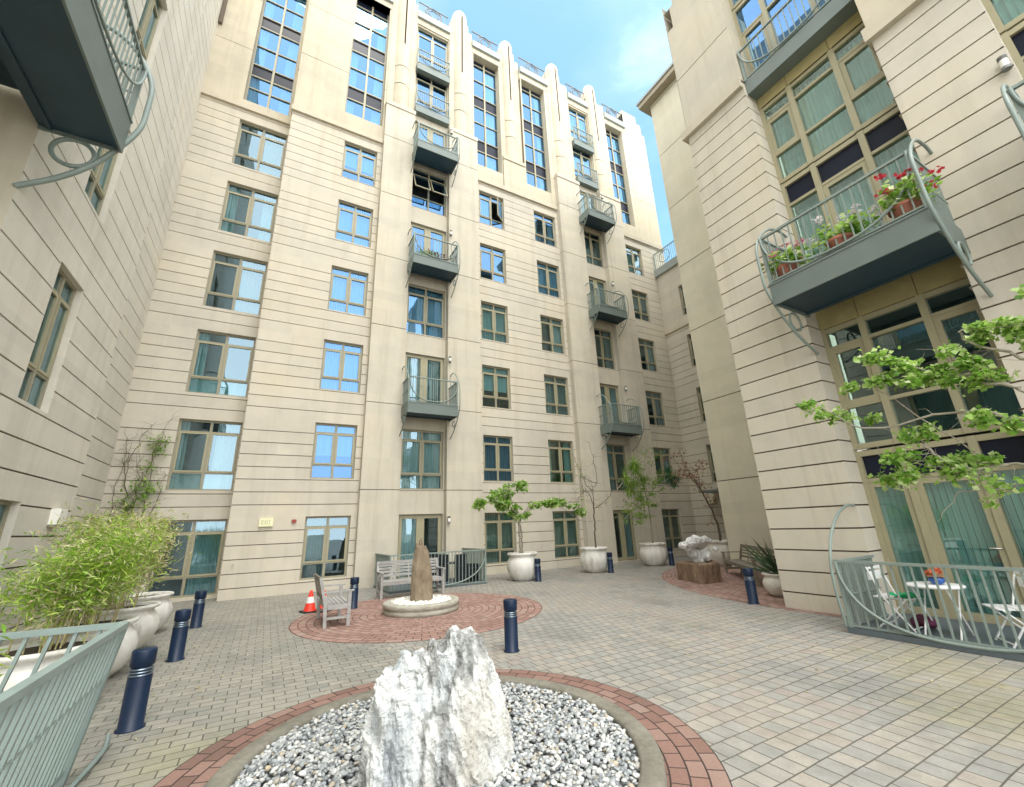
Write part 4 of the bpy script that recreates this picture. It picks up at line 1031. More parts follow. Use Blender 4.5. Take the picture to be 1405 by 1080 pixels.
# --- the big white rock
mb = MB()
stack(mb, [(1.36, 3.42, .40, .40, -.05), (1.37, 3.42, .36, .36, .2), (1.38, 3.42, .29, .29, .42), (1.385, 3.41, .225, .22, .62), (1.39, 3.40, .16, .16, .76), (1.385, 3.40, .085, .09, .855)], 20, 3)
stack(mb, [(1.00, 3.40, .26, .28, -.05), (1.00, 3.40, .22, .21, .25), (1.00, 3.41, .19, .16, .42), (1.0, 3.42, .16, .11, .56)], 18, 4)
for x, t, w_, y, ln in ((.785, .655, .045, 3.36, .10), (.86, .66, .05, 3.42, .10), (.93, .685, .05, 3.38, .10), (.985, .735, .045, 3.46, .10), (1.05, .69, .06, 3.38, .10), (1.11, .745, .055, 3.46, .10), (1.19, .79, .06, 3.42, .09)):
    stack(mb, [(x - .02, y, w_ * 1.7, ln * 1.7, .05), (x, y, w_ * 1.3, ln * 1.3, .40), (x, y, w_, ln, t - .05), (x, y, w_ * .55, ln * .6, t)], 10, int(x * 100))
stack(mb, [(1.54, 3.33, .20, .16, 0), (1.55, 3.34, .15, .13, .26), (1.52, 3.36, .10, .09, .50), (1.48, 3.37, .05, .05, .66)], 12, 8)
rk = remesh(mb, .011, ((.050, 3.2, .30, 'ridge', 3.1), (.024, 8.0, .40, 'ridge', 9.0), (.010, 19, .60, 'ridge', 5.0), (.004, 42, .9, 'ridge', 2.0)), True, -.32)
o = mesh_obj(rk, 'feature_rock', M['rock'], None, (1.25, 3.4, 0), (-1.25, -3.4, 0), False)
tag(o, 'big white and blue-veined jagged rock standing in the nearest pebble bed', 'rock')
# --- standing stone in its raised round bed
bed = thing('planter_bed', 'low round stone bed of white pebbles on the red brick circle', 'planter', (C2[0], C2[1] + .1, 0))
mb = MB(); mb.lathe([(.70, 0), (.76, 0), (.765, .085), (.75, .095), (.75, .11), (.775, .118), (.775, .19), (.76, .205), (.62, .205), (.60, .15)], 0, 0, 64, 0, True, False); mb.build('kerb', M['bedwall'], bed)
mb = MB(); pebbles(mb, 0, 0, .61, 650, .17, .205, .022, .04, random.Random(8), None)
mb.lathe([(.001, .165), (.66, .165)], 0, 0, 32, 0, False, False)
tag(mb.build('pebbles', M['pebble_w'], bed), kind='stuff')
mb = MB()
stack(mb, [(2.99, 9.45, .235, .17, .16), (2.985, 9.45, .225, .16, .5), (2.975, 9.45, .20, .14, .85), (2.96, 9.45, .155, .11, 1.12), (2.945, 9.45, .10, .08, 1.26)], 16, 5)
stack(mb, [(2.93, 9.45, .055, .06, 1.2), (2.93, 9.45, .035, .045, 1.36), (2.95, 9.45, .012, .02, 1.43)], 10, 6)
stack(mb, [(2.86, 9.45, .05, .06, 1.1), (2.855, 9.45, .035, .04, 1.25), (2.855, 9.45, .02, .03, 1.33)], 10, 7)
st = remesh(mb, .014, ((.012, 3.2, .5, 'ridge', 1.0), (.005, 14, .7, 'n', 4.0)))
tag(mesh_obj(st, 'standing_stone', M['monolith'], None, (2.98, 9.45, 0), (-2.98, -9.45, 0)), 'tall tapering brown standing stone planted in the round white pebble bed', 'stone')
# --- rust block and the pale sculpted rock on it
mb = MB(); mb.prism([(9.90, 8.02), (10.60, 7.95), (11.42, 8.80), (10.25, 9.10)], -.02, .47)
pd = remesh(mb, .025, ((.030, 3.0, .5, 'ridge', 7.0), (.012, 12, .4, 'n', 1.0)))
tag(mesh_obj(pd, 'stone_block', M['pedestal'], None, (10.6, 8.5, 0), (-10.6, -8.5, 0)), 'squat rust-brown stone block carrying the pale twisted rock', 'stone')
mb = MB()
for x, z, r in ((9.98, .93, .10), (10.12, 1.00, .14), (10.33, 1.04, .15), (10.52, .98, .14), (10.70, 1.03, .09), (10.84, 1.05, .085), (10.94, 1.01, .06), (10.16, .84, .10), (10.36, .84, .14), (10.30, .66, .11), (10.48, .68, .15), (10.64, .62, .16), (10.84, .64, .14), (11.02, .70, .10), (11.12, .77, .06), (10.42, .52, .12), (10.66, .50, .12), (10.86, .52, .08), (10.22, .76, .06)):
    ball(mb, x, 8.50 + .12 * math.sin(x * 23 + z * 17), z, r, r * 1.15, r * .9)
sr = remesh(mb, .017, ((.050, 6.5, .9, 'ridge', 5.0), (.016, 17, 1, 'n', 3.0)))
tag(mesh_obj(sr, 'sculpted_rock', M['scholar'], None, (10.6, 8.5, .45), (-10.6, -8.5, -.45)), 'bleached twisted rock full of hollows resting on the rust-brown stone block', 'rock')

# --- bollards
bo = thing('bollard', 'nearest navy bollard, beside the front green railing', 'bollard', group='navy bollards')
mb = MB(); mb.lathe([(.108, 0), (.108, .012), (.092, .016), (.092, .415), (.090, .42)], 0, 0, 32); mb.lathe([(.092, .50), (.095, .505), (.095, .618), (.088, .632), (.02, .636)], 0, 0, 32); mb.lathe([(.072, .41), (.072, .51)], 0, 0, 24, 0, True, False)
mb.build('post', M['navy'], bo)
mb = MB()
for z in (.432, .456, .480): mb.lathe([(.076, z - .002), (.094, z - .009), (.095, z - .004), (.078, z + .006)], 0, 0, 32, 0, True, False)
mb.build('louvre', M['chrome'], bo)
BOL = [(-.87, 5.62, None), (-.91, 8.16, 'second navy bollard along the left row of white bamboo pots'), (-.97, 10.73, 'farthest navy bollard of the left row, by the corner window'), (3.06, 5.70, 'navy bollard standing alone between the white rock and the open paving'),
       (1.85, 10.76, 'navy bollard directly behind the end-on wooden bench'), (7.26, 11.70, 'navy bollard beside the pot of the leafy umbrella-shaped tree'), (10.18, 11.80, 'navy bollard beside the pot of the bare-branched tree'), (13.2, 11.9, 'navy bollard left of the pale twisted rock'), (8.40, 5.70, 'navy bollard near the corner of the right grooved pier')]
for i, (x, y, lab) in enumerate(BOL):
    b = bo if i == 0 else dup(bo)
    b.location = (x, y, 0); b.rotation_euler = (0, 0, i * .7)
    if lab: b['label'] = lab
# --- benches
def bench(loc, rz, ln, label, mat, depth=.46, sh=.40, bh=.84, hslat=True, bmat=None):
    t = thing('bench', label, 'bench', loc, rz, 'wooden garden benches'); a = ln / 2; d = depth / 2
    mb = MB(); n = 6
    for i in range(n): y = -d + depth * (i + .5) / n; mb.box(-a + .03, y - .03, sh - .022 - .01 * math.sin(PI * i / 5), a - .03, y + .03, sh - .01 * math.sin(PI * i / 5))
    mb.box(-a + .03, -d, sh - .09, a - .03, -d + .025, sh - .023); mb.box(-a + .03, d - .025, sh - .09, a - .03, d, sh - .023)
    mb.build('seat', mat, t)
    mb = MB()
    def by(z): return d + .02 + (z - sh) * .22
    for z in (sh + .10, bh - .03): mb.beam((-a + .03, by(z), z), (a - .03, by(z), z), .028, .065)
    if hslat:
        for z in (sh + .19, sh + .265, sh + .34): mb.beam((-a + .03, by(z), z), (a - .03, by(z), z), .018, .05)
        for x in (-.25 * ln, .0, .25 * ln): mb.beam((x, by(sh), sh), (x, by(bh - .03), bh - .03), .03, .02)
    else:
        k = int(ln / .095)
        for i in range(1, k): x = -a + ln * i / k; mb.beam((x, by(sh + .1), sh + .1), (x, by(bh - .04), bh - .04), .045, .016)
    mb.build('backrest', bmat or mat, t)
    for s in (-1, 1):
        x = s * (a - .03)
        mb = MB(); mb.box(x - .028, -d - .01, 0, x + .028, -d + .05, sh + .19); mb.build('leg', mat, t)
        mb = MB(); mb.beam((x, d - .01, 0), (x, d + .01, sh), .055, .06); mb.beam((x, d + .01, sh), (x, by(bh), bh), .055, .05); mb.build('leg', mat, t)
        mb = MB(); mb.box(x - .035, -d - .05, sh + .19, x + .035, d + .06, sh + .215); mb.box(x - .02, -d + .05, .13, x + .02, d - .03, .17); mb.box(x - .02, -d + .05, sh - .09, x + .02, d - .03, sh - .02); mb.build('armrest', mat, t)
    return t
bench((1.28, 9.50, 0), PI / 2, 1.15, 'silvery wooden bench seen end-on beside the orange traffic cone', M['teak'], .42, .38, .83, False, M['teak_dark'])  # backrest in darker teak: rear-side shade and wet brown wood put into colour
bench((3.42, 11.75, 0), 0, 1.65, 'silvery slatted bench in front of the patio fence, partly behind the standing stone', M['teak'], .46, .40, .84)
bench((11.50, 7.80, 0), R(-131.3), 3.0, 'long brown wooden bench under the plain sandy wall', M['teak_dark'], .46, .40, .82)
# --- traffic cones
def cone(loc, label, rz=0):
    t = thing('traffic_cone', label, 'traffic cone', loc, rz, 'traffic cones')
    mb = MB(); mb.prism([(-.17, -.13), (-.13, -.17), (.13, -.17), (.17, -.13), (.17, .13), (.13, .17), (-.13, .17), (-.17, .13)], 0, .028); mb.build('base', M['black'], t)
    mb = MB(); mb.lathe([(.13, .028), (.118, .05), (.086, .18), (.0855, .181)], 0, 0, 24, 0, True, False); mb.lathe([(.0585, .30), (.030, .41), (.024, .425), (.012, .425)], 0, 0, 24); mb.build('cone_body', M['cone_red'], t)
    mb = MB(); mb.lathe([(.0875, .18), (.0595, .30)], 0, 0, 24, 0, True, False); mb.build('reflective_band', M['white'], t)
cone((1.00, 11.0, 0), 'orange traffic cone with white band, in the open beside the end-on bench', .3)
cone((1.24, 10.85, 0), 'orange traffic cone half hidden behind the end-on bench', .9)
# --- pots
pot = thing('plant_pot', 'white glazed pot holding the leafy umbrella-shaped tree', 'pot', group='big pale pots')
PROF = [(.26, 0), (.31, .02), (.42, .14), (.495, .32), (.505, .44), (.47, .58), (.415, .66), (.40, .69), (.42, .715), (.465, .735), (.48, .76), (.475, .79), (.445, .80), (.40, .775), (.385, .70)]
mb = MB(); mb.lathe(PROF, 0, 0, 40, 0, True, False); mb.build('bowl', M['pot'], pot)
mb = MB(); mb.lathe([(.001, .735), (.2, .745), (.395, .735)], 0, 0, 24, 0, True, False); mb.build('soil', M['soil'], pot)
POTS = [(7.10, 12.30, 1, 1, None), (10.0, 12.38, 1, 1, 'white pot holding the bare-branched tree against the pier'), (12.88, 12.43, 1.02, 1, 'white pot holding the feathery green tree, left of the sculpted rock'), (14.3, 10.55, 1.05, 1.05, 'big pale pot behind the twisted rock on its block'),
        (9.60, 5.82, .66, .56, 'cream pot of dark spiky leaves tucked behind the right pier'), (-1.78, 6.35, .96, .82, 'white pot of bright green bamboo nearest the front railing'), (-1.78, 7.75, .96, .82, 'white pot of straw-coloured bamboo in the middle of the left row'), (-1.80, 9.20, .96, .82, 'white pot of yellow-green bamboo toward the back of the left row'), (-1.85, 10.7, .96, .82, 'last white pot of the left row, empty-looking under the corner climber')]
for i, (x, y, s, sz, lab) in enumerate(POTS):
    b = pot if i == 0 else dup(pot)
    b.location = (x, y, 0); b.scale = (s, s, sz); b.rotation_euler = (0, 0, i * 1.3)
    if lab: b['label'] = lab
# --- green railing at the front left
rl = thing('railing', 'grey-green metal railing crossing the lower left corner', 'railing', (-.95, 4.75, 0))
def lean_panel(a, b, name, h=.97, off=(0, 0), sp=.105):
    mb = MB(); A = Vector(a); B = Vector(b); O_ = Vector((off[0], off[1], 0)); n = int((B - A).length / sp)
    up = Vector((0, 0, 1))
    mb.beam(A + O_ + up * h, B + O_ + up * h, .055, .04); mb.beam(A + up * .08, B + up * .08, .03, .03)
    for i in range(1, n):
        p = A.lerp(B, i / n); mb.beam(p + up * .08, p + O_ + up * (h - .015), .030, .022)
        if i % 3: mb.beam(p + O_ * .62 + up * (h * .62), p + O_ * .62 + up * (h * .62 + .03), .032, .024)
    mb.beam(A + O_ * .62 + up * h * .63, B + O_ * .62 + up * h * .63, .012, .012)
    return mb.build(name, M['rail_pale'], rl, (-.95, 4.75, 0))
lean_panel((-1.06, 4.72, 0), (-1.06, .6, 0), 'front_panel', .97, (.16, .05))
lean_panel((-1.06, 4.72, 0), (-3.3, 4.95, 0), 'side_panel', .97, (.16, .05), .14)
mb = MB(); mb.beam((-1.06, 4.72, 0), (-.90, 4.77, .99), .075, .05); mb.build('post', M['rail_pale'], rl, (-.95, 4.75, 0))
mb = MB(); mb.tube(bez([(-.98, 4.3, .03), (-.95, 4.7, .03), (-.93, 5.1, .035), (-.98, 5.45, .03)], 16), .016, 6); mb.build('foot_rod', M['rail_pale'], rl, (-.95, 4.75, 0))
# --- patio fence in front of the back building
fa = thing('patio_fence', 'grey metal fence round the small patio with black furniture', 'fence', (4.45, YP, 0))
railing_mesh(2.86, 1.80, .95, .105, .009, True, (True, True), .022, .06).build('railing', M['rail'], fa)
mb = MB(); mb.box(-1.45, -1.83, 0.004, 1.45, 0, .05); mb.build('floor_slab', M['slab'], fa)
# --- right patio: fence, slab, furniture
fr_ = thing('patio_fence', 'curved-rail fence round the right patio with white bistro furniture', 'fence', (XR, 2.38, 0), -PI / 2)
railing_mesh(2.36, 1.12, .94, .105, .010, True, (True, False), .022, .10).build('railing', M['rail'], fr_)
mb = MB(); mb.box(-1.22, -1.16, .004, 1.4, .45, .075); mb.build('floor_slab', M['slab'], fr_)
mb = MB(); mb.tube(bez([(-1.24, -.02, 1.72), (-1.24, -.25, 1.72), (-1.24, -.62, 1.58), (-1.24, -.98, 1.25), (-1.24, -1.16, .85), (-1.24, -1.18, .45), (-1.24, -1.12, .05)], 36), .022, 8); mb.build('bow', M['rail'], fr_)
def bistro_chair(loc, rz, label):
    t = thing('folding_chair', label, 'chair', loc, rz, 'white folding bistro chairs')
    mb = MB()
    for i in range(5): y = -.17 + .34 * i / 4; mb.box(-.18, y - .036, .385, .18, y + .036, .40)
    mb.build('seat', M['white'], t)
    mb = MB(); mb.beam((-.19, .20, .66), (.19, .20, .66), .012, .11); mb.beam((-.19, .19, .76), (.19, .19, .76), .012, .03); mb.build('backrest', M['white'], t)
    for s in (-1, 1):
        mb = MB(); mb.tube([(s * .19, -.18, .0), (s * .19, .08, .39), (s * .19, .20, .78)], .011, 6); mb.build('leg', M['white'], t)
        mb = MB(); mb.tube([(s * .175, .22, 0), (s * .175, -.16, .385)], .011, 6); mb.build('leg', M['white'], t)
    mb = MB(); mb.tube([(-.19, -.16, .03), (.19, -.16, .03)], .009, 6); mb.tube([(-.175, .2, .03), (.175, .2, .03)], .009, 6); mb.build('stretcher', M['white'], t)
    return t
FZ = .075
bistro_chair((7.78, 3.12, FZ), R(0), 'white folding chair with green cloth on its seat, left of the round table')
bistro_chair((7.80, 2.02, FZ), R(215), 'white folding chair facing away, nearest the patio doors on the right of the table')
t = thing('bistro_table', 'round white folding table with red flowers on the right patio', 'table', (7.74, 2.66, FZ))
mb = MB(); mb.lathe([(.001, .565), (.285, .565), (.295, .572), (.295, .588), (.285, .595), (.001, .595)], 0, 0, 40); mb.build('tabletop', M['white'], t)
for s in (-1, 1):
    for q in (-1, 1):
        mb = MB(); mb.tube([(q * .2, s * .17 * q, 0), (-q * .2, s * .17 * q, .565)], .011, 6); mb.build('leg', M['white'], t)
vs_t = thing('flower_vase', 'cobalt blue bowl of red and orange flowers on the round white table', 'vase', (7.74, 2.62, FZ + .595))
mb = MB(); mb.lathe([(.03, 0), (.07, .02), (.085, .06), (.07, .085)], 0, 0, 20, 0, True, False); mb.build('bowl', M['cobalt'], vs_t)
def blossoms(mb, c, n, rad, s, rnd, flat=.7):
    for _ in range(n):
        d = Vector((rnd.gauss(0, 1), rnd.gauss(0, 1), rnd.gauss(0, 1) * flat)); d = d.normalized() * rad * rnd.random() ** .5
        p = Vector(c) + d; nrm = Vector((rnd.gauss(0, .6), rnd.gauss(0, .6), 1)).normalized(); u = nrm.orthogonal().normalized(); v = nrm.cross(u)
        k = 5; vs = [p + nrm * s * .15]
        for i in range(k * 2): a = 2 * PI * i / (k * 2); r = s * (1 if i % 2 == 0 else .62) * rnd.uniform(.85, 1.1); vs.append(p + (u * math.cos(a) + v * math.sin(a)) * r + nrm * s * .3 * (i % 2 == 0))
        mb.mesh(vs, [(0, i + 1, (i + 1) % (k * 2) + 1) for i in range(k * 2)])
mb = MB(); blossoms(mb, (0, 0, .15), 60, .10, .028, random.Random(3), .5); mb.build('flowers', M['flower_orange'], vs_t)
mb = MB(); n_ = 18
for i in range(n_):
    for j in range(10):
        def P_(a, b): x = -.17 + .34 * a / n_; y = -.15 + .30 * b / 10; return (x, y, .03 + .035 * math.sin(x * 21 + y * 5) * math.cos(y * 17 - x * 4) + .02 * noise.noise((x * 9, y * 9, 1)))
        mb.quad(P_(i, j), P_(i + 1, j), P_(i + 1, j + 1), P_(i, j + 1), 0, True)
gc = mb.build('folded_cloth', M['green_cloth'], None, None, (7.74, 2.98, FZ + .40)); tag(gc, 'bright green cloth crumpled on the seat of the left white chair', 'cloth')
mb = MB()
for q in range(4): ball(mb, .07 * math.sin(q * 2.1), .07 * math.cos(q * 1.7), .07 + .01 * q, .10, .09, .07, q)
bg_ = remesh(mb, .02, ((.012, 9, 1, 'n', 1),)); tag(mesh_obj(bg_, 'bag', M['plum'], None, (7.95, 2.95, FZ)), 'dark plum soft bag on the floor under the white table and chair', 'bag')
# --- black furniture on the back patio
def lounge(loc, rz, label):
    t = thing('armchair', label, 'chair', loc, rz, 'black patio armchairs')
    mb = MB(); mb.box(-.27, -.27, .16, .27, .25, .30); mb.box(-.25, -.25, .30, .25, .2, .38); mb.build('seat', M['darkwicker'], t)
    mb = MB(); mb.beam((-.27, .27, .5), (.27, .27, .5), .06, .55); mb.build('backrest', M['darkwicker'], t)
    for s in (-1, 1): mb = MB(); mb.box(s * .27 - .03, -.27, .0, s * .27 + .03, .27, .48); mb.build('armrest', M['darkwicker'], t)
lounge((4.72, 13.55, .05), R(-60), 'black wicker armchair by the open patio door behind the fence')
lounge((5.52, 12.95, .05), R(30), 'low black wicker armchair at the right corner of the fenced patio')
t = thing('patio_table', 'small dark square table between the black armchairs behind the patio fence', 'table', (5.2, 13.5, .05))
mb = MB(); mb.box(-.28, -.28, .50, .28, .28, .53); mb.build('tabletop', M['darkwicker'], t)
for x in (-.25, .25):
    for y in (-.25, .25): mb = MB(); mb.box(x - .02, y - .02, 0, x + .02, y + .02, .5); mb.build('leg', M['darkwicker'], t)
# --- fixtures on the walls
wl = thing('wall_light', 'white cylinder light right of the ground-floor patio door', 'wall light', group='cylinder wall lights')
mb = MB(); mb.lathe([(.05, 0), (.05, .05), (.048, .052)], 0, -.09, 20); mb.lathe([(.048, .17), (.05, .172), (.05, .23)], 0, -.09, 20); mb.box(-.03, -.06, .06, .03, 0, .17); mb.build('housing', M['lamp'], wl)
mb = MB(); mb.lathe([(.046, .05), (.046, .172)], 0, -.09, 20, 0, True, False); mb.build('lens', M['lampglass'], wl)
for i, (x, z, lab) in enumerate([(5.36, 1.77, None), (5.36, 7.60, 'white cylinder light beside the lowest balcony above the patio'), (5.36, 13.30, 'white cylinder light beside the balcony with red plants'), (5.36, 18.8, 'white cylinder light beside the topmost left projecting balcony'), (14.24, 7.55, 'white cylinder light beside the lowest right-hand balcony'), (14.24, 13.25, 'white cylinder light beside the middle right-hand balcony'), (14.24, 18.75, 'white cylinder light beside the topmost right-hand projecting balcony')]):
    b = wl if i == 0 else dup(wl)
    b.location = (x, YP, z)
    if lab: b['label'] = lab
b = dup(wl, None, (XR, .34, 7.45), -PI / 2); b['label'] = 'white cylinder light high on the right pier, near the picture edge'
t = thing('exit_sign', 'pale yellow EXIT sign box on the wall left of the ground-floor window', 'sign', (-.045, YB, 1.96))
mb = MB(); mb.box(-.175, -.075, -.115, .175, -.0, .115); mb.build('box', M['sign'], t)
mb = MB()
h_, w_, st_ = .055, .042, .011      # the four letters E X I T as flat strokes
def stroke(a, b, c, d): mb.beam((a, -.0775, b), (c, -.0775, d), .006, st_, 0, (0, 1, 0)) if abs(a - c) > 1e-6 and abs(b - d) > 1e-6 else mb.box(min(a, c) - st_ / 2, -.0795, min(b, d) - st_ / 2, max(a, c) + st_ / 2, -.0745, max(b, d) + st_ / 2)
x_ = -.105
stroke(x_, -h_, x_, h_)
for zz in (-h_, 0, h_): stroke(x_ + st_ + .001, zz, x_ + w_, zz)
mb.beam((x_ + .07, -.0775, -h_), (x_ + .07 + w_, -.0775, h_), st_, .005, 0, (0, 1, 0)); mb.beam((x_ + .07, -.0765, h_), (x_ + .07 + w_, -.0765, -h_), st_, .005, 0, (0, 1, 0))
stroke(x_ + .14, -h_, x_ + .14, h_)
stroke(x_ + .166, h_, x_ + .166 + w_, h_); stroke(x_ + .166 + w_ / 2, -h_, x_ + .166 + w_ / 2, h_ - st_ - .001)
mb.build('lettering', M['signink'], t)
t = thing('fire_alarm', 'small red alarm sounder left of the ground-floor window', 'alarm', (.67, YB, 1.98))
mb = MB(); mb.tube([(.05 * math.cos(a), -.035, .05 * math.sin(a)) for a in (R(140) + R(260) * i / 16 for i in range(17))], .018, 8); mb.lathe([(.03, -.01), (.03, .01)], 0, -.02, 12); mb.box(-.045, -.02, -.045, .045, 0, .045); mb.build('sounder', M['alarm'], t)
t = thing('hose_tap', 'small metal hose tap low on the grooved wall', 'tap', (-.70, YB, .88))
mb = MB(); mb.tube([(0, 0, 0), (0, -.06, 0), (0, -.09, -.05)], .012, 8); mb.tube([(.03 * math.cos(a), -.05, .045 + .008 * math.sin(a * 3)) for a in (2 * PI * i / 12 for i in range(12))], .006, 5, closed=True); mb.build('spout', M['brass'], t)
t = thing('wall_lantern', 'white box lantern on the left wall above the bamboo', 'wall light', (XN, 10.79, 1.90))
mb = MB(); mb.box(.0, -.15, .02, .13, .15, .29); mb.build('shade', M['lampglass'], t)
mb = MB(); mb.box(.0, -.155, -.015, .14, .155, .019); mb.build('bracket', M['lamp'], t)
t = thing('wall_lantern', 'pale lantern beside the entrance under the small canopy', 'wall light', (XW, 13.35, 2.25))
mb = MB(); mb.box(-.14, -.15, .0, 0, .15, .22); mb.build('shade', M['sign'], t)
mb = MB(); mb.box(-.15, -.16, -.03, 0, .16, -.002); mb.build('bracket', M['lamp'], t)
# ================================================================== PLANTS
def leaf(mb, p, d, n, ln, wd, m=0, fold=.25):
    d = d.normalized(); s = d.cross(n)
    if s.length < 1e-3: s = d.orthogonal()
    s.normalize(); n2 = s.cross(d)
    a = p; b = p + d * ln * .45 + s * wd + n2 * wd * fold; c = p + d * ln - n2 * ln * .12; e = p + d * ln * .45 - s * wd + n2 * wd * fold
    q = p + d * ln * .5
    k = len(mb.v); mb.v += [tuple(a), tuple(b), tuple(c), tuple(e)]; mb.f.append((k, k + 1, k + 2, k + 3)); mb.m.append(m); mb.sm.append(True)
def rv(rnd, z=1.0): return Vector((rnd.gauss(0, 1), rnd.gauss(0, 1), rnd.gauss(0, z)))
def leaves_along(mb, pts, n, spread, ln, wd, rnd, up=.6, droop=0.0, m=0):
    pts = [Vector(p) for p in pts]; L_ = [(pts[i + 1] - pts[i]).length for i in range(len(pts) - 1)]; T = sum(L_)
    # clumps first, so that light shows between them
    nc = max(2, int(T / (spread * 1.1)) * 2); cl = []
    for _ in range(nc):
        t = rnd.uniform(0, T); i = 0
        while i < len(L_) - 1 and t > L_[i]: t -= L_[i]; i += 1
        cl.append((pts[i].lerp(pts[i + 1], min(1, t / max(L_[i], 1e-6))) + rv(rnd, .6) * spread * .45, rnd.uniform(.35, 1.0)))
    for _ in range(n):
        c, k = rnd.choice(cl)
        p = c + rv(rnd, .7) * spread * .42 * k
        d = rv(rnd, .5) + Vector((0, 0, -droop)); nn = (Vector((0, 0, 1)) * up + rv(rnd) * .5).normalized()
        k2 = rnd.uniform(.45, 1.35); leaf(mb, p, d, nn, ln * k2, wd * k2 * rnd.uniform(.8, 1.15), m)
def wob(pts, rnd, amp, n=14):
    out = bez(pts, n)
    return [p + rv(rnd) * amp * (0 if i in (0,) else 1) for i, p in enumerate(out)]
def taper(n, a, b): return [a + (b - a) * (i / max(1, n - 1)) ** .8 for i in range(n)]
def twigs(mb, pts, k, ln, r, rnd, up=.3):
    pts = [Vector(p) for p in pts]; ends = []
    for _ in range(k):
        i = rnd.randrange(len(pts)); p = pts[i]; d = (rv(rnd, .7) + Vector((0, 0, up))).normalized() * ln * rnd.uniform(.5, 1.2)
        q = [p, p + d * .5 + rv(rnd) * ln * .08, p + d + rv(rnd) * ln * .1]; mb.tube(q, [r, r * .7, r * .35], 5); ends.append(q)
    return ends
def branch(mb, pts, r0, r1, rnd, amp=.012, n=14):
    p = wob(pts, rnd, amp, n); mb.tube(p, taper(len(p), r0, r1), 7); return p

# --- leafy umbrella tree
t1 = thing('potted_tree', 'leafy tree with two flat umbrella-like arms growing from its pale pot', 'tree', (7.02, 12.25, .72)); O1 = (7.02, 12.25, .72)
r = random.Random(21); mb = MB(); lf = MB()
trunk = branch(mb, [(7.02, 12.25, .72), (6.99, 12.23, 1.3), (6.96, 12.2, 1.74)], .045, .032, r)
mb.tube(wob([(7.10, 12.28, .72), (7.09, 12.27, 1.2), (7.02, 12.22, 1.62)], r, .008), .02, 6)
bl = [([(6.96, 12.2, 1.74), (6.79, 12.1, 2.02), (6.41, 12.05, 2.25), (5.9, 12.1, 2.34), (5.45, 12.1, 2.22)], 420), ([(6.9, 12.2, 1.9), (6.75, 12.25, 2.4), (6.7, 12.2, 2.76), (7.2, 12.15, 2.88)], 260), ([(6.7, 12.2, 2.76), (6.3, 12.2, 2.6), (5.85, 12.1, 2.45)], 160), ([(6.96, 12.2, 1.74), (7.3, 12.15, 2.16), (7.8, 12.1, 2.25), (8.4, 12.0, 2.27), (9.0, 12.0, 2.2), (9.35, 12.0, 1.98)], 480), ([(7.8, 12.1, 2.22), (8.3, 12.2, 2.32), (8.6, 12.2, 2.45)], 90), ([(6.96, 12.2, 1.78), (6.85, 12.0, 2.0), (6.78, 11.95, 1.85), (6.75, 11.95, 1.7)], 130), ([(7.3, 12.1, 2.1), (7.15, 12, 2.0), (7.1, 12, 1.9)], 60)]
for pts, n in bl:
    p = branch(mb, pts, .022, .006, r, .015); twigs(mb, p, 8, .25, .006, r); leaves_along(lf, p[int(len(p) * .35):], int(n * 1.5), .20, .125, .05, r, .7, .25)
leaf_b = [Vector((7.02, 12.25, 1.2)) + rv(r) * .05 for _ in range(10)]
mb.tube(wob([(8.3, 12.0, 2.2), (8.9, 12.1, 1.95), (9.4, 12.2, 1.7), (10.4, 12.3, 1.66)], r, .01), .01, 5)
mb.build('trunk', M['bark'], t1, O1); lf.build('crown', M['leaf'], t1, O1)
# --- bare branched tree
t2 = thing('potted_tree', 'nearly bare tree of thin grey branches in front of the pier', 'tree', (10.1, 12.38, .72)); O2 = (10.1, 12.38, .72)
r = random.Random(22); mb = MB(); lf = MB()
branch(mb, [(10.1, 12.38, .72), (10.14, 12.38, 1.5), (10.19, 12.38, 2.29)], .035, .024, r)
for pts in ([(10.19, 12.38, 2.29), (10.2, 12.4, 2.7), (10.45, 12.4, 3.07), (10.4, 12.4, 3.7), (10.23, 12.4, 4.45)], [(10.19, 12.38, 2.2), (9.9, 12.3, 2.6), (9.6, 12.3, 2.9), (9.68, 12.3, 3.6)], [(10.19, 12.38, 2.1), (10.5, 12.3, 2.25), (10.94, 12.3, 2.55), (11.1, 12.3, 3.0)], [(9.8, 12.3, 2.7), (9.5, 12.3, 2.5), (9.45, 12.3, 2.2)], [(10.45, 12.4, 3.0), (10.0, 12.4, 3.1), (9.75, 12.4, 3.3)], [(10.2, 12.38, 2.7), (10.0, 12.5, 3.0), (9.6, 12.5, 3.9)]):
    p = branch(mb, pts, .016, .005, r, .02); twigs(mb, p, 14, .30, .005, r, .2); leaves_along(lf, p, 14, .28, .07, .022, r)
mb.build('trunk', M['twig'], t2, O2); lf.build('crown', M['leaf_soft'], t2, O2)
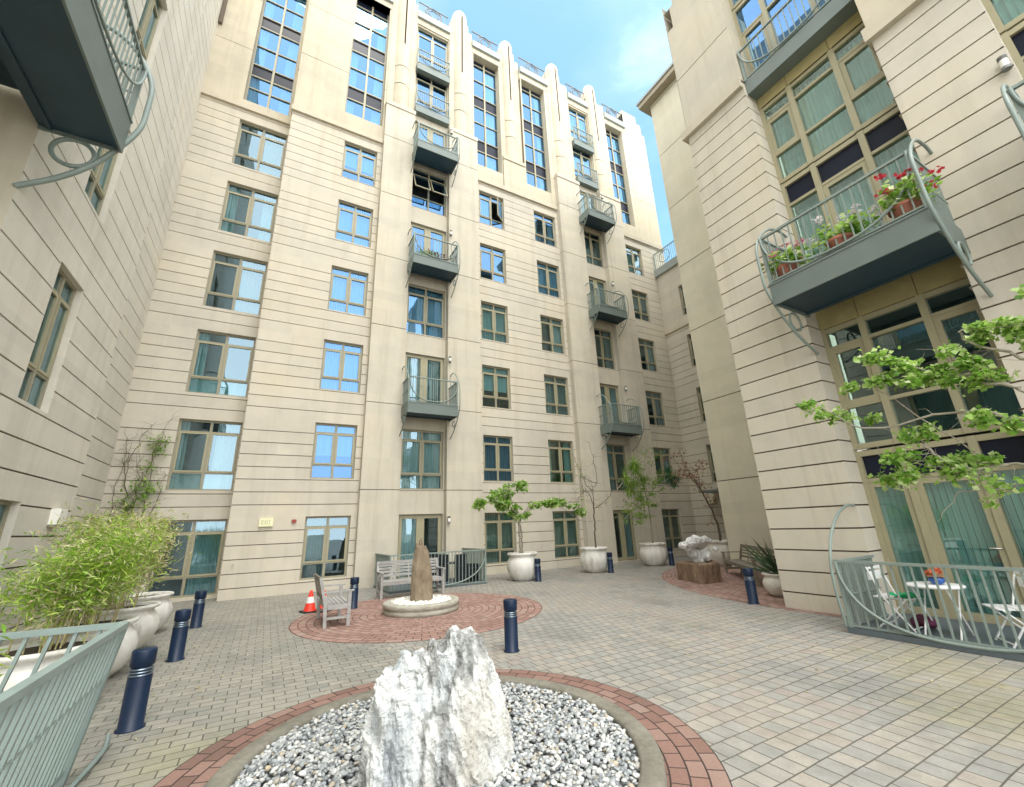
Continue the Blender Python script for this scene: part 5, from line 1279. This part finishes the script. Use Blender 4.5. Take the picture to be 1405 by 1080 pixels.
# --- feathery tree
t3 = thing('potted_tree', 'feathery tree with bright green tufts on long pale arching stems', 'tree', (12.9, 12.42, .72)); O3 = (12.9, 12.42, .72)
r = random.Random(23); mb = MB(); lf = MB(); lb_ = MB()
branch(mb, [(12.9, 12.42, .72), (12.93, 12.42, 1.5), (12.9, 12.42, 2.3), (12.8, 12.4, 3.1), (13.0, 12.4, 3.9)], .035, .01, r)
def tuft(mb, c, n, ln, wd, rnd, droop=.5):
    for _ in range(n):
        d = rv(rnd, .8); d.z -= droop * rnd.random(); d.normalize(); leaf(mb, Vector(c) + rv(rnd) * .05, d, Vector((0, 0, 1)), ln * rnd.uniform(.5, 1.2), wd, 0, .1)
for pts in ([(11.35, 12.3, 1.55), (12.2, 12.2, 2.3), (13.2, 12.1, 2.85), (14.1, 12.1, 3.35)], [(11.2, 12.2, 2.75), (11.7, 12.1, 3.25), (12.25, 12.1, 3.65), (13.2, 12.1, 4.2)], [(12.9, 12.4, 2.2), (12.4, 12.3, 2.4), (11.6, 12.2, 2.2)], [(12.85, 12.4, 2.8), (12.3, 12.3, 3.3), (12.1, 12.2, 3.7)], [(12.9, 12.4, 2.4), (13.4, 12.3, 3.0), (13.9, 12.2, 3.5)], [(12.9, 12.4, 1.8), (12.3, 12.3, 1.7), (11.5, 12.2, 1.75)]):
    p = branch(mb, pts, .015, .007, r, .012); twigs(mb, p, 12, .35, .004, r, .1); leaves_along(lf, p, 260, .38, .14, .014, r, .3, .3)
for c, n, ln in (((12.12, 12.1, 3.68), 260, .46), ((11.75, 12.1, 2.75), 200, .40), ((12.0, 12.1, 3.0), 150, .36), ((12.6, 12.2, 3.2), 170, .40), ((11.6, 12.1, 3.2), 120, .36), ((12.2, 12.1, 2.5), 120, .34)): tuft(lf, c, n, ln, .012, r)
for c, n, ln in (((13.95, 12.1, 3.55), 130, .38), ((14.3, 12.1, 3.25), 180, .34), ((14.15, 12.1, 3.0), 120, .28), ((13.9, 12.1, 3.3), 90, .32)): tuft(lb_, c, n, ln, .013, r, .8)
mb.build('trunk', M['bark'], t3, O3); lf.build('crown', M['leaf_soft'], t3, O3); lb_.build('crown', M['leaf_blue'], t3, O3)
# --- russet tree in the corner
t4 = thing('potted_tree', 'leaning tree with sparse russet leaves in the far right corner', 'tree', (14.3, 10.55, .75)); O4 = (14.3, 10.55, .75)
r = random.Random(24); mb = MB(); lf = MB()
p = branch(mb, [(14.3, 10.55, .75), (14.25, 10.5, 1.4), (13.9, 10.45, 2.05), (13.5, 10.4, 2.6), (13.15, 10.4, 3.1)], .05, .012, r)
for pts in ([(13.9, 10.45, 2.05), (13.4, 10.4, 2.8), (13.25, 10.4, 3.4)], [(13.5, 10.4, 2.6), (12.9, 10.4, 3.2), (12.2, 10.4, 3.75)], [(13.15, 10.4, 3.1), (12.8, 10.4, 3.6), (12.7, 10.4, 4.15)], [(13.5, 10.4, 2.6), (13.5, 10.4, 3.2), (13.6, 10.4, 3.5)], [(14.2, 10.5, 1.5), (14.0, 10.5, 2.3), (13.75, 10.5, 3.0)], [(13.2, 10.4, 3.0), (12.5, 10.3, 3.1), (12.0, 10.3, 2.8)]):
    p = branch(mb, pts, .014, .004, r, .02); twigs(mb, p, 14, .28, .004, r); leaves_along(lf, p, 90, .30, .085, .022, r, .5, .4)
mb.build('trunk', M['twig'], t4, O4); lf.build('crown', M['leaf_red'], t4, O4)
# --- tree reaching in from the right edge
t5 = thing('ginkgo_tree', 'fresh green tree whose branches reach in from the right edge before the patio', 'tree', (5.25, .52, 0)); O5 = (5.25, .52, 0)
r = random.Random(25); mb = MB(); lf = MB()
branch(mb, [(5.25, .52, 0), (5.24, .55, 1.2), (5.22, .60, 2.1), (5.2, .62, 2.5), (5.18, .60, 2.85)], .055, .016, r, .006)
X5 = 5.2
def yz(*q): return [(X5 + r.uniform(-.10, .10), a, b) for a, b in q]
BR = [(yz((.62, 2.2), (.85, 2.5), (1.1, 2.70), (1.4, 2.74), (1.7, 2.82), (1.95, 2.86)), 420, .3), (yz((.85, 2.5), (1.25, 2.75), (1.5, 2.95), (1.66, 3.10)), 170, .4), (yz((.7, 2.7), (1.0, 2.95), (1.08, 3.12), (.85, 3.05), (.65, 3.0)), 260, .3),
      (yz((.62, 2.0), (1.25, 2.42), (1.7, 2.38), (1.95, 2.42), (2.15, 2.58), (2.34, 2.80)), 190, .55), (yz((.62, 1.75), (1.05, 1.92), (1.45, 2.0), (1.75, 2.08), (1.85, 2.12)), 260, .35), (yz((1.1, 1.93), (1.35, 1.92), (1.48, 1.86), (1.86, 1.92)), 230, .3),
      (yz((.6, 2.1), (.95, 2.28), (1.25, 2.44)), 150, .3), (yz((1.45, 2.0), (1.55, 2.2), (1.62, 2.3)), 70, .4), (yz((1.05, 2.68), (1.15, 2.85), (1.2, 2.95)), 120, .2), (yz((.6, 1.7), (.95, 1.78), (1.2, 1.70)), 60, .3), (yz((1.3, 1.9), (1.2, 1.8), (1.22, 1.66)), 40, .0), (yz((.7, 2.65), (.62, 2.9), (.5, 3.3)), 120, .2)]
for pts, n, st_ in BR:
    p = branch(mb, pts, .014, .004, r, .010, 16); tw = twigs(mb, p, 7, .17, .0035, r, .0)
    leaves_along(lf, p[int(len(p) * st_):], int(n * 2.3), .135, .050, .025, r, .55, .3)
for pts in (yz((1.2, 1.88), (1.5, 1.98), (1.75, 2.0), (1.8, 2.03)), yz((1.0, 1.72), (1.4, 1.72), (1.62, 1.5)), yz((1.2, 2.0), (1.45, 2.35), (1.75, 2.75), (1.85, 2.80))): branch(mb, pts, .007, .0025, r, .012)
mb.build('trunk', M['bark'], t5, O5); lf.build('crown', M['leaf'], t5, O5)
# --- bamboo in the left pots
def bamboo(x, y, label, lm, sm, n, hmax, seed, lean=(0, 0), sp=.55, straw=0):
    t = thing('bamboo_clump', label, 'bamboo', (x, y, .6), 0, 'bamboo in the left pots'); r = random.Random(seed); cu = MB(); lf = MB(); sw = MB()
    for i in range(18):
        a = r.uniform(0, 6.3); q = r.uniform(0, .28); b = Vector((x + q * math.cos(a), y + q * math.sin(a), .58)); out = Vector((math.cos(a) * r.uniform(.1, sp), math.sin(a) * r.uniform(.1, sp), 0)) + Vector((lean[0], lean[1], 0)) * r.random()
        h = hmax * r.uniform(.45, 1.0); pts = bez([b, b + out * .25 + Vector((0, 0, h * .45)), b + out * .7 + Vector((0, 0, h * .8)), b + out * 1.15 + Vector((0, 0, h * .92))], 10)
        cu.tube(pts, taper(len(pts), .009, .003), 5)
        for p in pts[4:]:
            for _ in range(n // 18 // 6 + 1):
                c = p + rv(r, .8) * .15 + Vector((0, 0, .03))
                for _ in range(7):
                    d = rv(r, .6) + Vector((0, 0, .12)); leaf(sw if r.random() < straw else lf, c + rv(r) * .04, d, (Vector((0, 0, 1)) + rv(r) * .5).normalized(), r.uniform(.05, .14), r.uniform(.0045, .009), 0, .15)
    cu.build('culms', M['culm'], t, (x, y, .6)); lf.build('foliage', M[lm], t, (x, y, .6))
    if sw.v: sw.build('dry_foliage', M['straw'], t, (x, y, .6))
bamboo(-1.80, 6.45, 'bright green bamboo in the pot nearest the front railing', 'bamboo', 'straw', 1050, 1.22, 31, (.10, .75), .22, .12)
bamboo(-1.80, 7.75, 'half-dry straw and green bamboo in the middle left pot', 'bamboo', 'straw', 1050, 1.40, 32, (-.05, .25), .38, .5)
bamboo(-1.80, 9.20, 'yellow-green bamboo nearest the corner window', 'bamboo_y', 'straw', 1250, 1.36, 33, (-.08, .35), .42, .15)
# --- climber in the left corner
v = thing('climbing_vine', 'thin brown climber with a few leafy tufts on the wall of the left corner', 'vine', (-3.3, 15.2, .5)); OV = (-3.3, 15.2, .5)
r = random.Random(41); mb = MB(); lf = MB()
def xz(*q): return [(a, 15.2 + r.uniform(-.07, .05), b) for a, b in q]
for pts in (xz((-3.4, .5), (-3.52, 1.66), (-3.3, 2.4), (-3.18, 3.14), (-2.98, 3.95), (-2.88, 4.5)), xz((-3.3, .5), (-3.3, 2.0), (-3.45, 3.0), (-3.62, 3.9), (-3.7, 4.4)), xz((-3.2, .5), (-3.05, 2.2), (-2.98, 3.0), (-3.0, 4.0), (-2.8, 4.9)), xz((-3.5, .6), (-3.6, 2.0), (-3.68, 3.0), (-3.5, 4.2)), xz((-3.2, .6), (-2.85, 1.9), (-2.72, 2.8), (-2.68, 3.4)), xz((-3.3, 2.3), (-3.5, 3.3), (-3.4, 4.3), (-3.1, 4.8)), xz((-3.35, 1.8), (-3.2, 2.9), (-3.3, 3.8))):
    p = branch(mb, pts, .013, .004, r, .03, 20); twigs(mb, p, 34, .42, .004, r, .35)
for c, n, sp in (((-2.95, 15.1, 4.25), 60, .16), ((-2.93, 15.1, 4.0), 40, .13), ((-3.1, 15.1, 2.95), 130, .22), ((-3.25, 15.1, 2.55), 90, .2), ((-3.4, 15.1, 2.1), 60, .22), ((-3.05, 15.1, 3.5), 40, .15)):
    for _ in range(n): leaf(lf, Vector(c) + Vector((r.gauss(0, sp), r.gauss(0, .08), r.gauss(0, sp * .6))), rv(r, .5), Vector((0, -.5, 1)), r.uniform(.08, .16), .025)
mb.build('stems', M['twig'], v, OV); lf.build('leaves', M['leaf_soft'], v, OV)
# --- spiky plant in the pot behind the pier
s = thing('spiky_plant', 'dark green sword-leaved plant in the cream pot behind the right pier', 'plant', (9.60, 5.82, .40)); r = random.Random(43); mb = MB()
for _ in range(60):
    d = rv(r, .6); d.z = abs(d.z) + .75; d.normalize(); leaf(mb, Vector((0, 0, 0)) + rv(r) * .03, d, Vector((-d.y, d.x, .2)), r.uniform(.55, 1.0), .022, 0, .1)
mb.build('leaves', M['spike'], s)
# --- small green plant at the left picture edge
s = thing('garden_plant', 'small fresh green plant by the front railing at the left edge', 'plant', (-1.45, 3.95, .0)); r = random.Random(44); mb = MB(); cu = MB()
for i in range(9):
    a = r.uniform(0, 6.3); top = Vector((.16 * math.cos(a), .16 * math.sin(a), r.uniform(.75, 1.28))); pts = bez([Vector((0, 0, 0)), top * .5 + rv(r) * .03, top], 8); cu.tube(pts, .005, 5)
    for p in pts[4:]:
        for _ in range(8): leaf(mb, p + rv(r) * .04, rv(r, .5) + Vector((0, 0, -.2)), Vector((0, 0, 1)), r.uniform(.07, .13), .012)
cu.build('stems', M['culm'], s); mb.build('leaves', M['bamboo'], s)
# --- flower pots on the right balcony
def flowerpot(loc, label, plabel, petal, seed, n=34):
    t = thing('flower_pot', label, 'flower pot', loc, 0, 'terracotta balcony pots'); mb = MB(); t.scale = (1.35, 1.35, 1.3)
    mb.lathe([(.085, 0), (.125, .16), (.14, .165), (.14, .20), (.125, .20), (.12, .17)], 0, 0, 24, 0, True, False); mb.lathe([(.001, .17), (.122, .17)], 0, 0, 20, 0, False, False); mb.build('pot', M['terracotta'], t)
    q = thing('geranium', plabel, 'flowers', (loc[0], loc[1], loc[2] + .22), 0, 'balcony geraniums'); q.scale = (1.45, 1.45, 1.35); r = random.Random(seed); lf = MB(); sm = MB()
    for _ in range(15):
        d = rv(r, .4); d.z = abs(d.z) + .7; d.normalize(); e = d * r.uniform(.16, .36); sm.tube([(0, 0, 0), e * .5 + rv(r) * .02, e], .004, 4)
        for _ in range(20): leaf(lf, e * r.uniform(.3, 1.0) + rv(r) * .045, rv(r, .4), Vector((0, 0, 1)), .06, .03)
        if r.random() < .8: fl = MB(); blossoms(fl, e * 1.1 + Vector((0, 0, .035)), n // 3, .05, .022, r); fl.build('flower', M[petal], q)
    sm.build('stems', M['leaf'], q); lf.build('foliage', M['leaf'], q)
flowerpot((7.53, 3.28, 5.53), 'leftmost terracotta pot on the right balcony', 'pink geranium at the left end of the right balcony', 'flower_pink', 51)
flowerpot((7.53, 2.45, 5.53), 'middle terracotta pot on the right balcony', 'white and pale pink geranium in the middle of the right balcony', 'flower_white', 52, 44)
flowerpot((7.53, 1.62, 5.53), 'rightmost terracotta pot on the right balcony', 'red geranium at the right end of the right balcony', 'flower_red', 53)
# --- planting on the middle back balcony
s = thing('planter_box', 'dark trough on the second balcony of the left balcony column', 'planter', (4.5, 13.72, 11.42)); mb = MB(); mb.box(-.7, -.12, 0, .7, .12, .16); mb.build('trough', M['lamp'], s)
mb = MB(); mb.box(-.66, -.09, .15, .66, .09, .168); mb.build('soil', M['soil'], s)
s = thing('balcony_plants', 'spiky green and russet red plants filling the trough on that balcony', 'plants', (4.5, 13.72, 11.58)); r = random.Random(61); a = MB(); b = MB()
for _ in range(90):
    d = rv(r, .5); d.z = abs(d.z) + .6; leaf(a, Vector((r.uniform(-.65, .1), 0, 0)), d, Vector((0, 1, .3)), r.uniform(.2, .48), .016)
for _ in range(260): leaf(b, Vector((r.uniform(-.25, .6), r.uniform(-.15, .1), r.uniform(-.1, .3))), rv(r, .6), Vector((0, 0, 1)), .10, .028)
a.build('leaves', M['leaf_soft'], s); b.build('leaves', M['leaf_red'], s)

# --- a little leaf litter on the paving
mb = MB(); r = random.Random(71)
for _ in range(150):
    if r.random() < .55: x, y = -1.0 + abs(r.gauss(0, .9)), r.uniform(5.2, 12.5)
    elif r.random() < .5: x, y = r.uniform(4.5, 7.1), r.uniform(1.2, 4.5)
    else: x, y = r.uniform(0, 12), r.uniform(5.8, 13)
    if math.hypot(x - C1[0], y - C1[1]) < 1.62 or math.hypot(x - C2[0], y - C2[1]) < .85: continue
    leaf(mb, Vector((x, y, .008)), Vector((r.gauss(0, 1), r.gauss(0, 1), .03)), Vector((0, 0, 1)), r.uniform(.03, .075), r.uniform(.006, .014), 0, .3)
tag(mb.build('leaf_litter', M['straw']), 'scattered dry straw-coloured leaves lying on the paving', 'fallen leaves', kind='stuff')
